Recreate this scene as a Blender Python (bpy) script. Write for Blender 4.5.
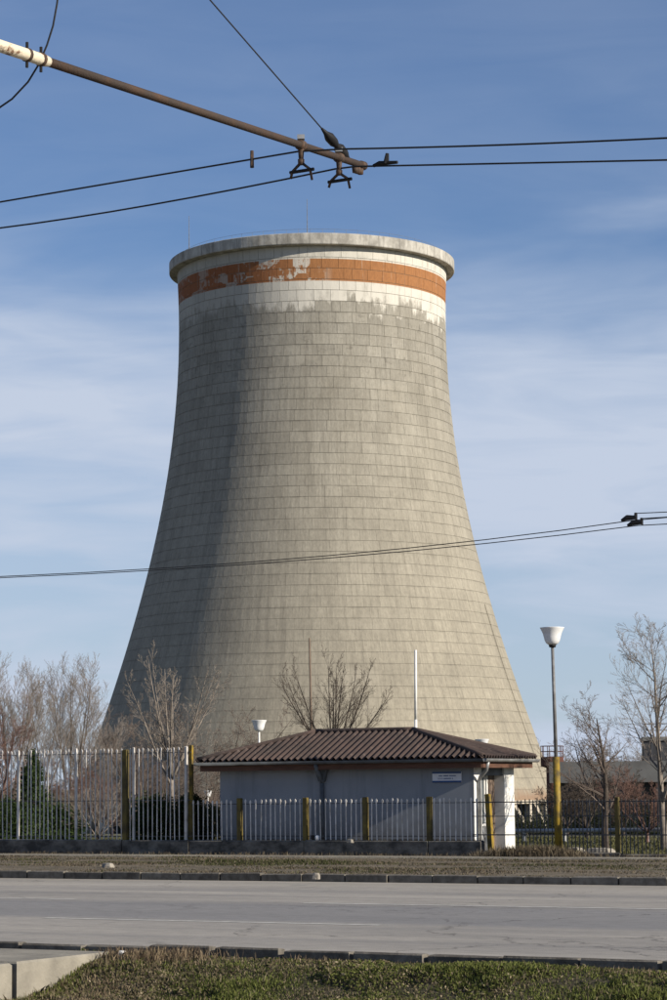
import bpy, math, random
import numpy as np
from mathutils import Vector, Matrix

# ------------------------------------------------------------------ scene, camera, light
for o in list(bpy.data.objects):
    bpy.data.objects.remove(o)
S = bpy.context.scene
C = S.collection
R = math.radians
EYE = Vector((0.0, 0.0, 1.7))
F = 2466.0                       # focal length in photo pixels (667 x 1000)
PITCH = math.atan(286 / F)
ROLL = R(0.6)
cd = bpy.data.cameras.new('camera'); cam = bpy.data.objects.new('camera', cd); C.objects.link(cam)
cd.sensor_fit = 'VERTICAL'; cd.sensor_height = 36.0; cd.lens = 36.0 * F / 1000.0
cd.clip_start = 0.1; cd.clip_end = 20000
FW = Vector((0, math.cos(PITCH), math.sin(PITCH)))
RT0 = Vector((1, 0, 0)); UP0 = RT0.cross(FW)
RT = RT0 * math.cos(ROLL) - UP0 * math.sin(ROLL)
UPV = RT0 * math.sin(ROLL) + UP0 * math.cos(ROLL)
cam.matrix_world = Matrix(((RT.x, UPV.x, -FW.x, EYE.x), (RT.y, UPV.y, -FW.y, EYE.y),
                           (RT.z, UPV.z, -FW.z, EYE.z), (0, 0, 0, 1)))
S.camera = cam

SUN_EL = R(24.2)
SUN_AZ = Vector((0.875, -0.48, 0)).normalized()
SUNV = Vector((SUN_AZ.x * math.cos(SUN_EL), SUN_AZ.y * math.cos(SUN_EL), math.sin(SUN_EL)))
sd = bpy.data.lights.new('sun', 'SUN'); sun = bpy.data.objects.new('sun', sd); C.objects.link(sun)
sd.energy = 5.0; sd.angle = R(0.5); sd.color = (1.0, 0.91, 0.77)
sun.rotation_euler = SUNV.to_track_quat('Z', 'Y').to_euler()
sun.location = (60, -40, 60)

w = bpy.data.worlds.new('World'); S.world = w; w.use_nodes = True
nt = w.node_tree; nt.nodes.clear()
def WN(t, **kw):
    n = nt.nodes.new(t)
    for k, v in kw.items():
        setattr(n, k, v)
    return n
def WL(a, b):
    nt.links.new(a, b)
wo = WN('ShaderNodeOutputWorld'); bg = WN('ShaderNodeBackground')
sky = WN('ShaderNodeTexSky', sky_type='NISHITA', sun_disc=False)
sky.sun_elevation = SUN_EL; sky.sun_rotation = math.atan2(SUN_AZ.x, SUN_AZ.y)
sky.altitude = 300; sky.air_density = 1.0; sky.dust_density = 0.15; sky.ozone_density = 3.0
bg.inputs['Strength'].default_value = 0.06
tc = WN('ShaderNodeTexCoord')
# thin streaky cirrus: noise on the view direction, squeezed vertically
def cirrus(scale, loc, detail, rough, dist):
    mp = WN('ShaderNodeMapping'); mp.inputs['Scale'].default_value = scale; mp.inputs['Location'].default_value = loc
    mp.inputs['Rotation'].default_value = (0, R(-3), R(8))
    WL(tc.outputs['Generated'], mp.inputs['Vector'])
    nz = WN('ShaderNodeTexNoise'); nz.inputs['Scale'].default_value = 1.0
    nz.inputs['Detail'].default_value = detail; nz.inputs['Roughness'].default_value = rough
    nz.inputs['Distortion'].default_value = dist
    WL(mp.outputs['Vector'], nz.inputs['Vector'])
    return nz.outputs['Fac']
def wmath(op, a, b, clamp=False):
    m = WN('ShaderNodeMath', operation=op, use_clamp=clamp)
    for i, v in enumerate((a, b)):
        if isinstance(v, (int, float)):
            m.inputs[i].default_value = v
        else:
            WL(v, m.inputs[i])
    return m.outputs[0]
c1 = cirrus((4.0, 4.0, 17.0), (6.1, 2.7, 4.9), 5, 0.5, 0.5)
c2 = cirrus((11.0, 11.0, 60.0), (4.3, 2.4, 0.2), 6, 0.55, 0.8)
cc = wmath('ADD', wmath('MULTIPLY', c1, 0.64), wmath('MULTIPLY', c2, 0.36))
mr = WN('ShaderNodeMapRange'); mr.inputs['From Min'].default_value = 0.39; mr.inputs['From Max'].default_value = 0.62
WL(cc, mr.inputs['Value'])
sep = WN('ShaderNodeSeparateXYZ'); WL(tc.outputs['Generated'], sep.inputs[0])
# the veil of thin cloud is thick low down, thin overhead
veil = WN('ShaderNodeMapRange', interpolation_type='SMOOTHSTEP'); veil.inputs['From Min'].default_value = 0.165; veil.inputs['From Max'].default_value = 0.235
veil.inputs['To Min'].default_value = 1.0; veil.inputs['To Max'].default_value = 0.17
WL(wmath('ADD', sep.outputs['Z'], wmath('MULTIPLY', wmath('SUBTRACT', c1, 0.5), -0.13)), veil.inputs['Value'])
cf = wmath('MULTIPLY', wmath('ADD', wmath('MULTIPLY', mr.outputs[0], 0.50), 0.60), veil.outputs[0], True)
tint = WN('ShaderNodeMix', data_type='RGBA', blend_type='MULTIPLY'); tint.inputs[0].default_value = 1.0
WL(sky.outputs['Color'], tint.inputs[6]); tint.inputs[7].default_value = (0.73, 0.94, 1.22, 1)
mx = WN('ShaderNodeMix', data_type='RGBA')
WL(cf, mx.inputs['Factor']); WL(tint.outputs[2], mx.inputs[6]); mx.inputs[7].default_value = (6.9, 7.85, 9.6, 1)
WL(mx.outputs[2], bg.inputs['Color']); WL(bg.outputs[0], wo.inputs['Surface'])

vs = S.view_settings
vs.view_transform = 'Standard'; vs.look = 'None'; vs.exposure = 0.4; vs.gamma = 1.0; vs.use_curve_mapping = False

# ------------------------------------------------------------------ pixel helpers
AN = R(30.0)
E1 = Vector((math.cos(AN), -math.sin(AN), 0))     # along the road, to the right
E2 = Vector((math.sin(AN), math.cos(AN), 0))      # across the road, away from the camera
def ray(px, py):
    return (FW + RT * ((px - 333.5) / F) + UPV * ((500.0 - py) / F))
def at_Y(px, py, Y):
    d = ray(px, py); return EYE + d * (Y / d.y)
def at_z(px, py, z):
    d = ray(px, py); return EYE + d * ((z - EYE.z) / d.z)
def at_t(px, py, t):
    d = ray(px, py); return EYE + d * (t / d.dot(E2))
def s_of(p): return p.dot(E1)
def t_of(p): return p.dot(E2)
def st(s, t, z=0.0):
    v = E1 * s + E2 * t; return Vector((v.x, v.y, z))
def s_at(px, t, py=850):
    return s_of(at_t(px, py, t))
def ground_z(x, y):
    """terrain height beyond the fence: level at first, then falling towards the tower"""
    t = x * E2.x + y * E2.y
    k = min(1.0, max(0.0, (t - 64.0) / 110.0)); k = k * k * (3 - 2 * k)
    return 0.10 - 3.0 * k

# ------------------------------------------------------------------ mesh helpers
class MB:
    def __init__(self): self.v = []; self.f = []
    def add(self, vs, fs):
        b = len(self.v); self.v += [tuple(x) for x in vs]; self.f += [tuple(i + b for i in q) for q in fs]
        return self
    def box(self, c, s, ax=None):
        c = Vector(c); hx, hy, hz = s[0] / 2, s[1] / 2, s[2] / 2
        a = ax or (Vector((1, 0, 0)), Vector((0, 1, 0)), Vector((0, 0, 1)))
        P = [c + a[0] * (sx * hx) + a[1] * (sy * hy) + a[2] * (sz * hz) for sz in (-1, 1) for sx, sy in ((-1, -1), (1, -1), (1, 1), (-1, 1))]
        return self.add(P, [(3, 2, 1, 0), (4, 5, 6, 7), (0, 1, 5, 4), (1, 2, 6, 5), (2, 3, 7, 6), (3, 0, 4, 7)])
    def b2(self, x0, x1, y0, y1, z0, z1):
        return self.box(((x0 + x1) / 2, (y0 + y1) / 2, (z0 + z1) / 2), (x1 - x0, y1 - y0, z1 - z0))
    def cbox(self, x0, x1, y0, y1, z0, z1, b=0.02, jit=0.0, rnd=None):
        """box with chamfered top edges"""
        j = (lambda: rnd.uniform(-jit, jit)) if rnd else (lambda: 0)
        P = [(x0, y0, z0), (x1, y0, z0), (x1, y1, z0), (x0, y1, z0),
             (x0, y0, z1 - b), (x1, y0, z1 - b), (x1, y1, z1 - b), (x0, y1, z1 - b)]
        P += [(x0 + b + j(), y0 + b + j(), z1 + j()), (x1 - b + j(), y0 + b + j(), z1 + j()), (x1 - b + j(), y1 - b, z1 + j()), (x0 + b + j(), y1 - b, z1 + j())]
        q = [(3, 2, 1, 0), (8, 9, 10, 11)]
        for k in range(4):
            n = (k + 1) % 4
            q += [(k, n, 4 + n, 4 + k), (4 + k, 4 + n, 8 + n, 8 + k)]
        return self.add(P, q)
    def tube(self, pts, rad, n=6, cap=True):
        pts = [Vector(p) for p in pts]; m = len(pts)
        if isinstance(rad, (int, float)): rad = [rad] * m
        b = len(self.v); ref = None
        for i, p in enumerate(pts):
            d = (pts[min(i + 1, m - 1)] - pts[max(i - 1, 0)])
            if d.length < 1e-9: d = Vector((0, 0, 1))
            d.normalize()
            if ref is None:
                ref = Vector((1, 0, 0)) if abs(d.x) < 0.8 else Vector((0, 1, 0))
            u = (ref - d * ref.dot(d)).normalized(); ref = u; v = d.cross(u)
            for k in range(n):
                a = 2 * math.pi * k / n
                q = p + (u * math.cos(a) + v * math.sin(a)) * rad[i]
                self.v.append((q.x, q.y, q.z))
        for i in range(m - 1):
            for k in range(n):
                k2 = (k + 1) % n
                self.f.append((b + i * n + k, b + i * n + k2, b + (i + 1) * n + k2, b + (i + 1) * n + k))
        if cap and n > 2:
            self.f.append(tuple(b + k for k in reversed(range(n))))
            self.f.append(tuple(b + (m - 1) * n + k for k in range(n)))
        return self
    def lathe(self, prof, n=24, c=(0, 0, 0)):
        b = len(self.v)
        for r, z in prof:
            for k in range(n):
                a = 2 * math.pi * k / n
                self.v.append((c[0] + r * math.cos(a), c[1] + r * math.sin(a), c[2] + z))
        for i in range(len(prof) - 1):
            for k in range(n):
                k2 = (k + 1) % n
                self.f.append((b + i * n + k, b + i * n + k2, b + (i + 1) * n + k2, b + (i + 1) * n + k))
        return self
    def mesh(self, name, m, smooth=False):
        me = bpy.data.meshes.new(name); me.from_pydata(self.v, [], self.f); me.update()
        if m: me.materials.append(m)
        if smooth: me.polygons.foreach_set('use_smooth', [True] * len(me.polygons))
        return me
    def build(self, name, m, parent=None, smooth=False, loc=None):
        return link(name, self.mesh(name, m, smooth), parent, loc)
def link(name, me, parent=None, loc=None, rz=0.0):
    o = bpy.data.objects.new(name, me); C.objects.link(o)
    if parent: o.parent = parent
    if loc is not None: o.location = loc
    if rz: o.rotation_euler = (0, 0, rz)
    return o
def tag(o, label, cat, group=None):
    o['label'] = label; o['category'] = cat
    if group: o['group'] = group
    return o
def thing(name, label, cat, loc=(0, 0, 0), rz=0.0, group=None):
    return tag(link(name, None, None, loc, rz), label, cat, group)
def struct(o): o['kind'] = 'structure'; return o
def stuff(o): o['kind'] = 'stuff'; return o
def copy_tree(o, parent=None):
    c = o.copy(); C.objects.link(c); c.parent = parent
    for ch in list(o.children): copy_tree(ch, c)
    return c

# ------------------------------------------------------------------ materials
class NT:
    def __init__(self, name):
        self.m = bpy.data.materials.new(name); self.m.use_nodes = True
        self.t = self.m.node_tree; self.p = self.t.nodes['Principled BSDF']
        self.p.inputs['Specular IOR Level'].default_value = 0.25
    def n(self, t, **kw):
        n = self.t.nodes.new(t)
        for k, v in kw.items(): setattr(n, k, v)
        return n
    def l(self, a, b): self.t.links.new(a, b)
    def val(self, inp, v):
        if isinstance(v, (int, float)): inp.default_value = v
        elif isinstance(v, (tuple, list)): inp.default_value = (*v, 1.0) if len(v) == 3 and inp.type == 'RGBA' else v
        else: self.l(v, inp)
    def math(self, op, a, b=0.0, clamp=False):
        m = self.n('ShaderNodeMath', operation=op, use_clamp=clamp); self.val(m.inputs[0], a); self.val(m.inputs[1], b); return m.outputs[0]
    def pos(self): return self.n('ShaderNodeNewGeometry').outputs['Position']
    def obj(self): return self.n('ShaderNodeTexCoord').outputs['Object']
    def map(self, v, scale=(1, 1, 1), rot=(0, 0, 0), loc=(0, 0, 0)):
        m = self.n('ShaderNodeMapping'); m.inputs['Scale'].default_value = scale; m.inputs['Rotation'].default_value = rot
        m.inputs['Location'].default_value = loc; self.l(v, m.inputs['Vector']); return m.outputs[0]
    def noise(self, v, scale=1.0, detail=4, rough=0.55, dist=0.0, col=False):
        m = self.n('ShaderNodeTexNoise'); m.inputs['Scale'].default_value = scale; m.inputs['Detail'].default_value = detail
        m.inputs['Roughness'].default_value = rough; m.inputs['Distortion'].default_value = dist; self.l(v, m.inputs['Vector'])
        return m.outputs['Color' if col else 'Fac']
    def ramp(self, f, a, b, lo=0.0, hi=1.0):
        m = self.n('ShaderNodeMapRange'); self.val(m.inputs['Value'], f)
        for k, v in (('From Min', a), ('From Max', b), ('To Min', lo), ('To Max', hi)): self.val(m.inputs[k], v)
        return m.outputs[0]
    def mix(self, f, a, b, mode='MIX'):
        m = self.n('ShaderNodeMix', data_type='RGBA', blend_type=mode); self.val(m.inputs[0], f); self.val(m.inputs[6], a); self.val(m.inputs[7], b)
        return m.outputs[2]
    def scale(self, c, f):
        m = self.n('ShaderNodeVectorMath', operation='SCALE'); self.val(m.inputs[0], c); self.val(m.inputs['Scale'], f); return m.outputs[0]
    def bump(self, h, strength=0.4, dist=0.02):
        m = self.n('ShaderNodeBump'); m.inputs['Strength'].default_value = strength; m.inputs['Distance'].default_value = dist
        self.l(h, m.inputs['Height']); self.l(m.outputs[0], self.p.inputs['Normal'])
    def out(self, col, rough=0.85, metal=0.0):
        self.val(self.p.inputs['Base Color'], col); self.val(self.p.inputs['Roughness'], rough); self.p.inputs['Metallic'].default_value = metal
        return self.m
def simple(name, a, b=None, scale=3.0, rough=0.8, bump=0.0, bscale=30.0, stretch=(1, 1, 1), metal=0.0, lo=0.35, hi=0.65, rnd=0.0):
    t = NT(name); b = b or tuple(x * 0.75 for x in a)
    v = t.map(t.pos(), stretch)
    c = t.mix(t.ramp(t.noise(v, scale, 6, 0.6), lo, hi), a, b)
    if rnd:
        c = t.scale(c, t.ramp(t.n('ShaderNodeObjectInfo').outputs['Random'], 0, 1, 1 - rnd, 1 + rnd))
    if bump: t.bump(t.noise(t.pos(), bscale, 5, 0.6), bump, 0.02)
    return t.out(c, rough, metal)

M = {}
M['kerb'] = simple('kerb_concrete', (0.17, 0.155, 0.13), (0.085, 0.075, 0.062), 6, 0.9, 0.6, 25, rnd=0.18)
M['slab'] = simple('slab_concrete', (0.30, 0.275, 0.225), (0.19, 0.175, 0.145), 2.2, 0.9, 0.4, 30)
M['plinth'] = simple('plinth_concrete', (0.19, 0.175, 0.15), (0.06, 0.056, 0.05), 2.6, 0.92, 0.9, 14, lo=0.34, hi=0.60, stretch=(1, 1, 1.6))
M['rubble'] = simple('rubble_stone', (0.34, 0.31, 0.26), (0.2, 0.18, 0.15), 9, 0.9, 0.6, 40)
M['bar_white'] = simple('white_bar_paint', (0.64, 0.605, 0.56), (0.34, 0.30, 0.25), 5, 0.6, lo=0.45, hi=0.75, rnd=0.15)
M['bar_dark'] = simple('grey_bar_paint', (0.085, 0.09, 0.10), (0.05, 0.045, 0.04), 6, 0.55)
M['post_yellow'] = simple('yellow_post_paint', (0.27, 0.18, 0.022), (0.10, 0.075, 0.028), 4.5, 0.6, 0.2, 40, lo=0.42, hi=0.62)
M['post_olive'] = simple('olive_post_paint', (0.15, 0.115, 0.03), (0.065, 0.05, 0.022), 4, 0.7, 0.3, 40)
M['wall_blue'] = simple('blue_grey_render', (0.185, 0.222, 0.272), (0.155, 0.19, 0.235), 1.3, 0.9, 0.25, 60)
def m_wall():
    t = NT('blue_grey_render_wall'); v = t.obj()
    sp = t.n('ShaderNodeSeparateXYZ'); t.l(v, sp.inputs[0])
    c = t.mix(t.ramp(t.noise(v, 0.8, 6, 0.6), 0.35, 0.65), (0.27, 0.285, 0.308), (0.225, 0.242, 0.265))
    c = t.mix(t.ramp(t.noise(t.map(v, (3.5, 3.5, 0.25)), 1.0, 6, 0.7), 0.52, 0.72, 0, 0.5), c, (0.13, 0.14, 0.15))
    spl = t.math('MULTIPLY', t.ramp(t.math('ADD', sp.outputs['Z'], t.ramp(t.noise(v, 3, 5, 0.7), 0.3, 0.7, -0.25, 0.25)), 0.85, 0.35), 0.55)
    c = t.mix(spl, c, (0.15, 0.14, 0.125))
    t.bump(t.noise(v, 45, 4, 0.6), 0.3, 0.02)
    return t.out(c, 0.92)
M['wall_blue'] = m_wall()
M['white_paint'] = simple('white_column_paint', (0.74, 0.73, 0.70), (0.50, 0.49, 0.46), 3, 0.75, 0.15, 40, lo=0.45, hi=0.8)
M['fascia'] = simple('brown_fascia_wood', (0.125, 0.062, 0.040), (0.075, 0.04, 0.028), 3, 0.75, stretch=(1, 1, 6))
M['gutter'] = simple('grey_gutter_steel', (0.12, 0.135, 0.15), (0.075, 0.08, 0.085), 3, 0.5)
M['gutter_light'] = simple('pale_and_sunlit_steel', (0.36, 0.37, 0.38), (0.22, 0.22, 0.22), 4, 0.45, metal=0.3)
M['door'] = simple('brown_door_wood', (0.19, 0.14, 0.11), (0.12, 0.09, 0.07), 2, 0.7, stretch=(8, 8, 1))
M['lamp'] = simple('white_lamp_plastic', (0.78, 0.79, 0.80), (0.66, 0.66, 0.66), 3, 0.35)
M['lamp_pole'] = simple('grey_lamp_pole', (0.22, 0.225, 0.23), (0.13, 0.125, 0.12), 5, 0.5)
M['black'] = simple('black_rubber', (0.010, 0.010, 0.011), (0.016, 0.015, 0.015), 5, 0.6)
M['wire'] = simple('dark_wire', (0.018, 0.018, 0.02), (0.03, 0.03, 0.03), 5, 0.55)
M['bark_dark'] = simple('dark_bark', (0.085, 0.068, 0.055), (0.045, 0.036, 0.03), 9, 0.95, 0.8, 30)
M['bark_mid'] = simple('brown_bark', (0.15, 0.12, 0.10), (0.085, 0.066, 0.055), 9, 0.95, 0.6, 30)
M['bark_pale'] = simple('pale_bark', (0.26, 0.225, 0.19), (0.14, 0.117, 0.098), 5, 0.9, 0.5, 30)
M['bark_red'] = simple('reddish_bark', (0.16, 0.095, 0.075), (0.10, 0.06, 0.05), 5, 0.9)
M['twig_haze'] = simple('grey_twig', (0.205, 0.18, 0.16), (0.14, 0.12, 0.105), 2, 0.95)
M['wood_pole'] = simple('weathered_pole_wood', (0.20, 0.15, 0.11), (0.12, 0.09, 0.07), 3, 0.9, stretch=(6, 6, 1))
M['shed'] = simple('shed_concrete', (0.17, 0.17, 0.165), (0.12, 0.118, 0.115), 0.7, 0.9)
M['shed_dark'] = simple('shed_dark_wall', (0.055, 0.055, 0.058), (0.035, 0.035, 0.037), 0.6, 0.9)
M['rust_red'] = simple('red_oxide_paint', (0.12, 0.045, 0.032), (0.07, 0.035, 0.028), 2, 0.75)
M['dark_block'] = simple('dark_cladding', (0.06, 0.062, 0.07), (0.045, 0.045, 0.05), 0.8, 0.8, stretch=(4, 4, 0.3))
M['sign_white'] = simple('sign_white', (0.72, 0.73, 0.76), (0.62, 0.62, 0.66), 6, 0.5)
M['sign_blue'] = simple('sign_blue', (0.03, 0.08, 0.22), (0.025, 0.06, 0.17), 6, 0.5)
M['glass'] = simple('window_glass', (0.11, 0.13, 0.14), (0.08, 0.09, 0.1), 2, 0.12)
M['hanger'] = simple('rusty_fitting', (0.11, 0.065, 0.042), (0.03, 0.025, 0.022), 30, 0.7)
M['sleeve'] = simple('flaking_cream_paint', (0.62, 0.55, 0.42), (0.16, 0.08, 0.045), 9, 0.7, 0.3, 60, lo=0.52, hi=0.6)
M['arm'] = simple('rusty_brown_arm', (0.048, 0.035, 0.028), (0.085, 0.047, 0.028), 5, 0.75, 0.3, 70, lo=0.45, hi=0.75)

def m_leaf(name):
    t = NT(name); a = t.n('ShaderNodeAttribute', attribute_name='col')
    t.p.inputs['Specular IOR Level'].default_value = 0.15
    t.out(a.outputs['Color'], 0.85)
    tr = t.n('ShaderNodeBsdfTranslucent'); t.l(a.outputs['Color'], tr.inputs['Color'])
    mxs = t.n('ShaderNodeMixShader'); mxs.inputs[0].default_value = 0.25
    t.l(t.p.outputs[0], mxs.inputs[1]); t.l(tr.outputs[0], mxs.inputs[2])
    t.l(mxs.outputs[0], t.t.nodes['Material Output'].inputs['Surface'])
    return t.m
M['leaf'] = m_leaf('leaf_blades')

def m_road():
    t = NT('asphalt')
    v = t.map(t.pos(), rot=(0, 0, AN))            # x along the road, y across it
    sx = t.n('ShaderNodeSeparateXYZ'); t.l(v, sx.inputs[0]); y = sx.outputs['Y']
    grain = t.noise(t.pos(), 60, 3, 0.7)
    blotch = t.noise(t.map(v, (0.12, 0.5, 1)), 1.0, 6, 0.6)
    streak = t.noise(t.map(v, (0.02, 1.1, 1)), 1.0, 4, 0.55)
    c = t.mix(t.ramp(streak, 0.35, 0.65), (0.30, 0.277, 0.242), (0.37, 0.340, 0.294))
    c = t.mix(t.ramp(blotch, 0.42, 0.66, 0, 0.75), c, (0.215, 0.203, 0.185))
    # the darker, smoother inner lane where the traffic runs
    lane = t.math('MULTIPLY', t.ramp(y, 26.6, 27.3), t.ramp(y, 31.6, 30.6))
    c = t.mix(t.math('MULTIPLY', lane, 0.8), c, (0.19, 0.187, 0.186))
    tyre = t.math('MULTIPLY', t.ramp(t.noise(t.map(v, (0.012, 0.9, 1), loc=(0, 3.3, 0)), 1.0, 3, 0.5), 0.48, 0.62), 0.35)
    c = t.mix(tyre, c, (0.165, 0.16, 0.155))
    spot = t.ramp(t.noise(t.map(v, (0.5, 1.1, 1), loc=(7, 1, 0)), 1.0, 7, 0.7), 0.60, 0.70, 0, 0.5)
    c = t.mix(spot, c, (0.14, 0.135, 0.128))
    # dust gathers along the kerbs
    dust = t.math('MULTIPLY', t.ramp(y, 35.0, 38.0), t.ramp(t.noise(t.map(v, (0.3, 1.2, 1)), 1.0, 5), 0.3, 0.6))
    c = t.mix(t.math('MULTIPLY', dust, 0.7), c, (0.30, 0.27, 0.22))
    # meandering cracks
    wv = t.n('ShaderNodeTexVoronoi', feature='DISTANCE_TO_EDGE'); wv.inputs['Scale'].default_value = 0.33
    wob = t.n('ShaderNodeVectorMath', operation='ADD'); t.l(v, wob.inputs[0])
    t.l(t.scale(t.noise(v, 0.9, 5, 0.6, col=True), 1.6), wob.inputs[1]); t.l(wob.outputs[0], wv.inputs['Vector'])
    crack = t.math('MULTIPLY', t.ramp(wv.outputs['Distance'], 0.0, 0.012, 1, 0), t.ramp(t.noise(v, 0.13, 2), 0.44, 0.56))
    c = t.mix(t.math('MULTIPLY', crack, 0.7), c, (0.06, 0.055, 0.05))
    c = t.scale(c, t.math('MULTIPLY', t.ramp(grain, 0.25, 0.75, 0.75, 1.25), t.ramp(t.noise(t.map(v, (3, 9, 1)), 1.0, 6, 0.75), 0.25, 0.75, 0.74, 1.26)))
    t.bump(grain, 0.35, 0.006)
    return t.out(c, 0.88)
M['road'] = m_road()
def m_line():
    t = NT('worn_road_paint')
    n = t.noise(t.map(t.pos(), (3, 3, 1)), 2.0, 6, 0.7)
    c = t.mix(t.ramp(n, 0.4, 0.62), (0.56, 0.545, 0.50), (0.38, 0.365, 0.335))
    return t.out(c, 0.8)
M['line'] = m_line()
def m_soil(name, a, b, c3):
    t = NT(name); v = t.pos()
    c = t.mix(t.ramp(t.noise(v, 0.55, 7, 0.62), 0.36, 0.64), a, b)
    c = t.mix(t.ramp(t.noise(v, 3.1, 6, 0.7), 0.5, 0.72), c, c3)
    c = t.scale(c, t.ramp(t.noise(v, 22, 4, 0.7), 0.25, 0.75, 0.7, 1.3))
    t.bump(t.noise(v, 14, 6, 0.7), 0.8, 0.05)
    return t.out(c, 0.95)
M['soil_far'] = m_soil('dry_verge_soil', (0.155, 0.125, 0.085), (0.105, 0.088, 0.06), (0.22, 0.185, 0.135))
M['soil_near'] = m_soil('median_soil', (0.075, 0.062, 0.040), (0.055, 0.052, 0.028), (0.12, 0.098, 0.066))
M['ground'] = m_soil('ground_soil', (0.13, 0.115, 0.07), (0.09, 0.095, 0.045), (0.18, 0.155, 0.105))
M['path'] = m_soil('path_concrete', (0.30, 0.275, 0.22), (0.22, 0.195, 0.155), (0.17, 0.15, 0.115))

# ------------------------------------------------------------------ the setting
TN, TF = 21.05, 38.5            # kerb lines of the far carriageway
def strip(name, prof, s0, s1, m, ns=1):
    """sheet along the road with a profile [(t, z), ...] across it"""
    b = MB(); P = []
    for i in range(ns + 1):
        s = s0 + (s1 - s0) * i / ns
        P += [st(s, t, z) for t, z in prof]
    k = len(prof)
    b.add(P, [(i * k + j, (i + 1) * k + j, (i + 1) * k + j + 1, i * k + j + 1) for i in range(ns) for j in range(k - 1)])
    return struct(b.build(name, m))
# one ground sheet out to the horizon
gx = sorted(set([-6000, -3000, -1500, -800, -400, -250] + list(range(-180, 181, 12)) + [250, 400, 800, 1500, 3000, 6000]))
gt = [-6000, -2000, -500, -150, -40, -8.0, 49.8, 50.2, 54, 58, 62, 66] + list(range(72, 200, 6)) + [220, 260, 320, 400, 600, 1000, 2000, 4000, 9000]
gb = MB(); P = []
for t in gt:
    for s in gx:
        q = st(s - 20, t); z = ground_z(q.x, q.y) if t >= 50.0 else -0.45
        P.append((q.x, q.y, z))
n = len(gx)
gb.add(P, [(j * n + i, j * n + i + 1, (j + 1) * n + i + 1, (j + 1) * n + i) for j in range(len(gt) - 1) for i in range(n - 1)])
struct(gb.build('ground', M['ground'], smooth=True))
SA, SB = -400, 380
strip('road', [(TN + 0.13, 0.0), (TF + 0.02, 0.0)], SA, SB, M['road'])
strip('road_near', [(6.5, -0.12), (15.9, -0.12)], SA, SB, M['road'])
strip('pavement_near', [(-8.0, 0.0), (6.3, 0.0), (6.3, -0.2)], SA, SB, M['path'])
strip('verge_far', [(TF + 0.14, 0.10), (41.2, 0.13), (44.5, 0.10), (47.6, 0.12), (49.35, 0.10), (50.4, 0.09), (50.5, -0.3)], SA, SB, M['soil_far'])
NP = [(15.9, -0.35), (16.05, -0.16), (17.7, -0.38), (19.15, -0.38), (19.85, -0.27), (20.5, -0.06), (20.8, 0.0), (TN, 0.015)]
strip('verge_near', NP, SA, SB, M['soil_near'])
def near_z(t):
    return float(np.interp(t, [a for a, _ in NP], [b for _, b in NP]))
strip('path', [(47.75, 0.10), (47.78, 0.145), (48.75, 0.14), (48.78, 0.10)], SA, SB, M['path'])

# lane lines (worn), each dash a sheet of its own on the road
road_marks = struct(link('road_markings', None))
def dash(s0, s1, t, wd):
    b = MB(); b.add([st(s0, t - wd / 2, 0.004), st(s1, t - wd / 2, 0.004), st(s1, t + wd / 2, 0.004), st(s0, t + wd / 2, 0.004)], [(0, 1, 2, 3)])
    b.build('lane_line', M['line'], road_marks)
sA, sB = s_at(45, 26.75, 919), s_at(380, 26.75, 926)
Ld = sB - sA
for k in (-3, -2, -1, 0, 1, 2, 3):
    dash(sA + k * Ld * 2.2, sB + k * Ld * 2.2, 26.75, 0.13)
sC = s_at(303, 31.4, 906)
for k in (-2, -1, 0, 1, 2):
    dash(sC + k * 12.6, sC + 8.5 + k * 12.6, 31.4, 0.15)

# kerbs: every stone its own piece
rng = random.Random(4)
def kerb(name, t0, t1, z1, ln, s0, s1, gap, jit):
    root = struct(link(name, None, None, st(0, 0), -AN))
    variants = []
    for k in range(6):
        b = MB(); b.cbox(gap / 2 + rng.uniform(0, gap), ln - gap / 2 - rng.uniform(0, gap), rng.uniform(-jit, jit), t1 - t0, -0.3, z1 + rng.uniform(-jit, jit) * 0.6, 0.014, 0.008, rng)
        variants.append(b.mesh('kerb_stone', M['kerb']))
    s = s0
    while s < s1:
        o = link('kerb_stone', rng.choice(variants), root, (s, t0 + rng.uniform(-jit, jit) * 0.5, rng.uniform(-jit, jit) * 0.7), rng.gauss(0, 0.012))
        s += ln
    return root
kerb('kerb_near', TN, TN + 0.14, 0.105, 0.80, -36, 14, 0.03, 0.012)
kerb('kerb_far', TF, TF + 0.17, 0.135, 0.88, -52, 14, 0.014, 0.010)

# concrete platform at the lower left corner
S_PF = s_of(at_z(0, 965, 0.03))
pf = thing('concrete_platform', 'pale concrete platform with a dark joint at the lower left corner', 'platform', st(S_PF, 21.0, 0), -AN)
tj = t_of(at_z(28, 964, 0.03)) - 21.0
MB().cbox(-9, 0, -6.2, tj - 0.025, -0.5, 0.035, 0.02).build('slab', M['slab'], pf)
MB().cbox(-9, 0.02, tj + 0.025, -0.03, -0.5, 0.045, 0.02).build('slab', M['slab'], pf)
MB().b2(-8.9, -0.05, tj - 0.024, tj + 0.024, -0.5, -0.02).build('joint_filler', M['plinth'], pf)

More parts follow.
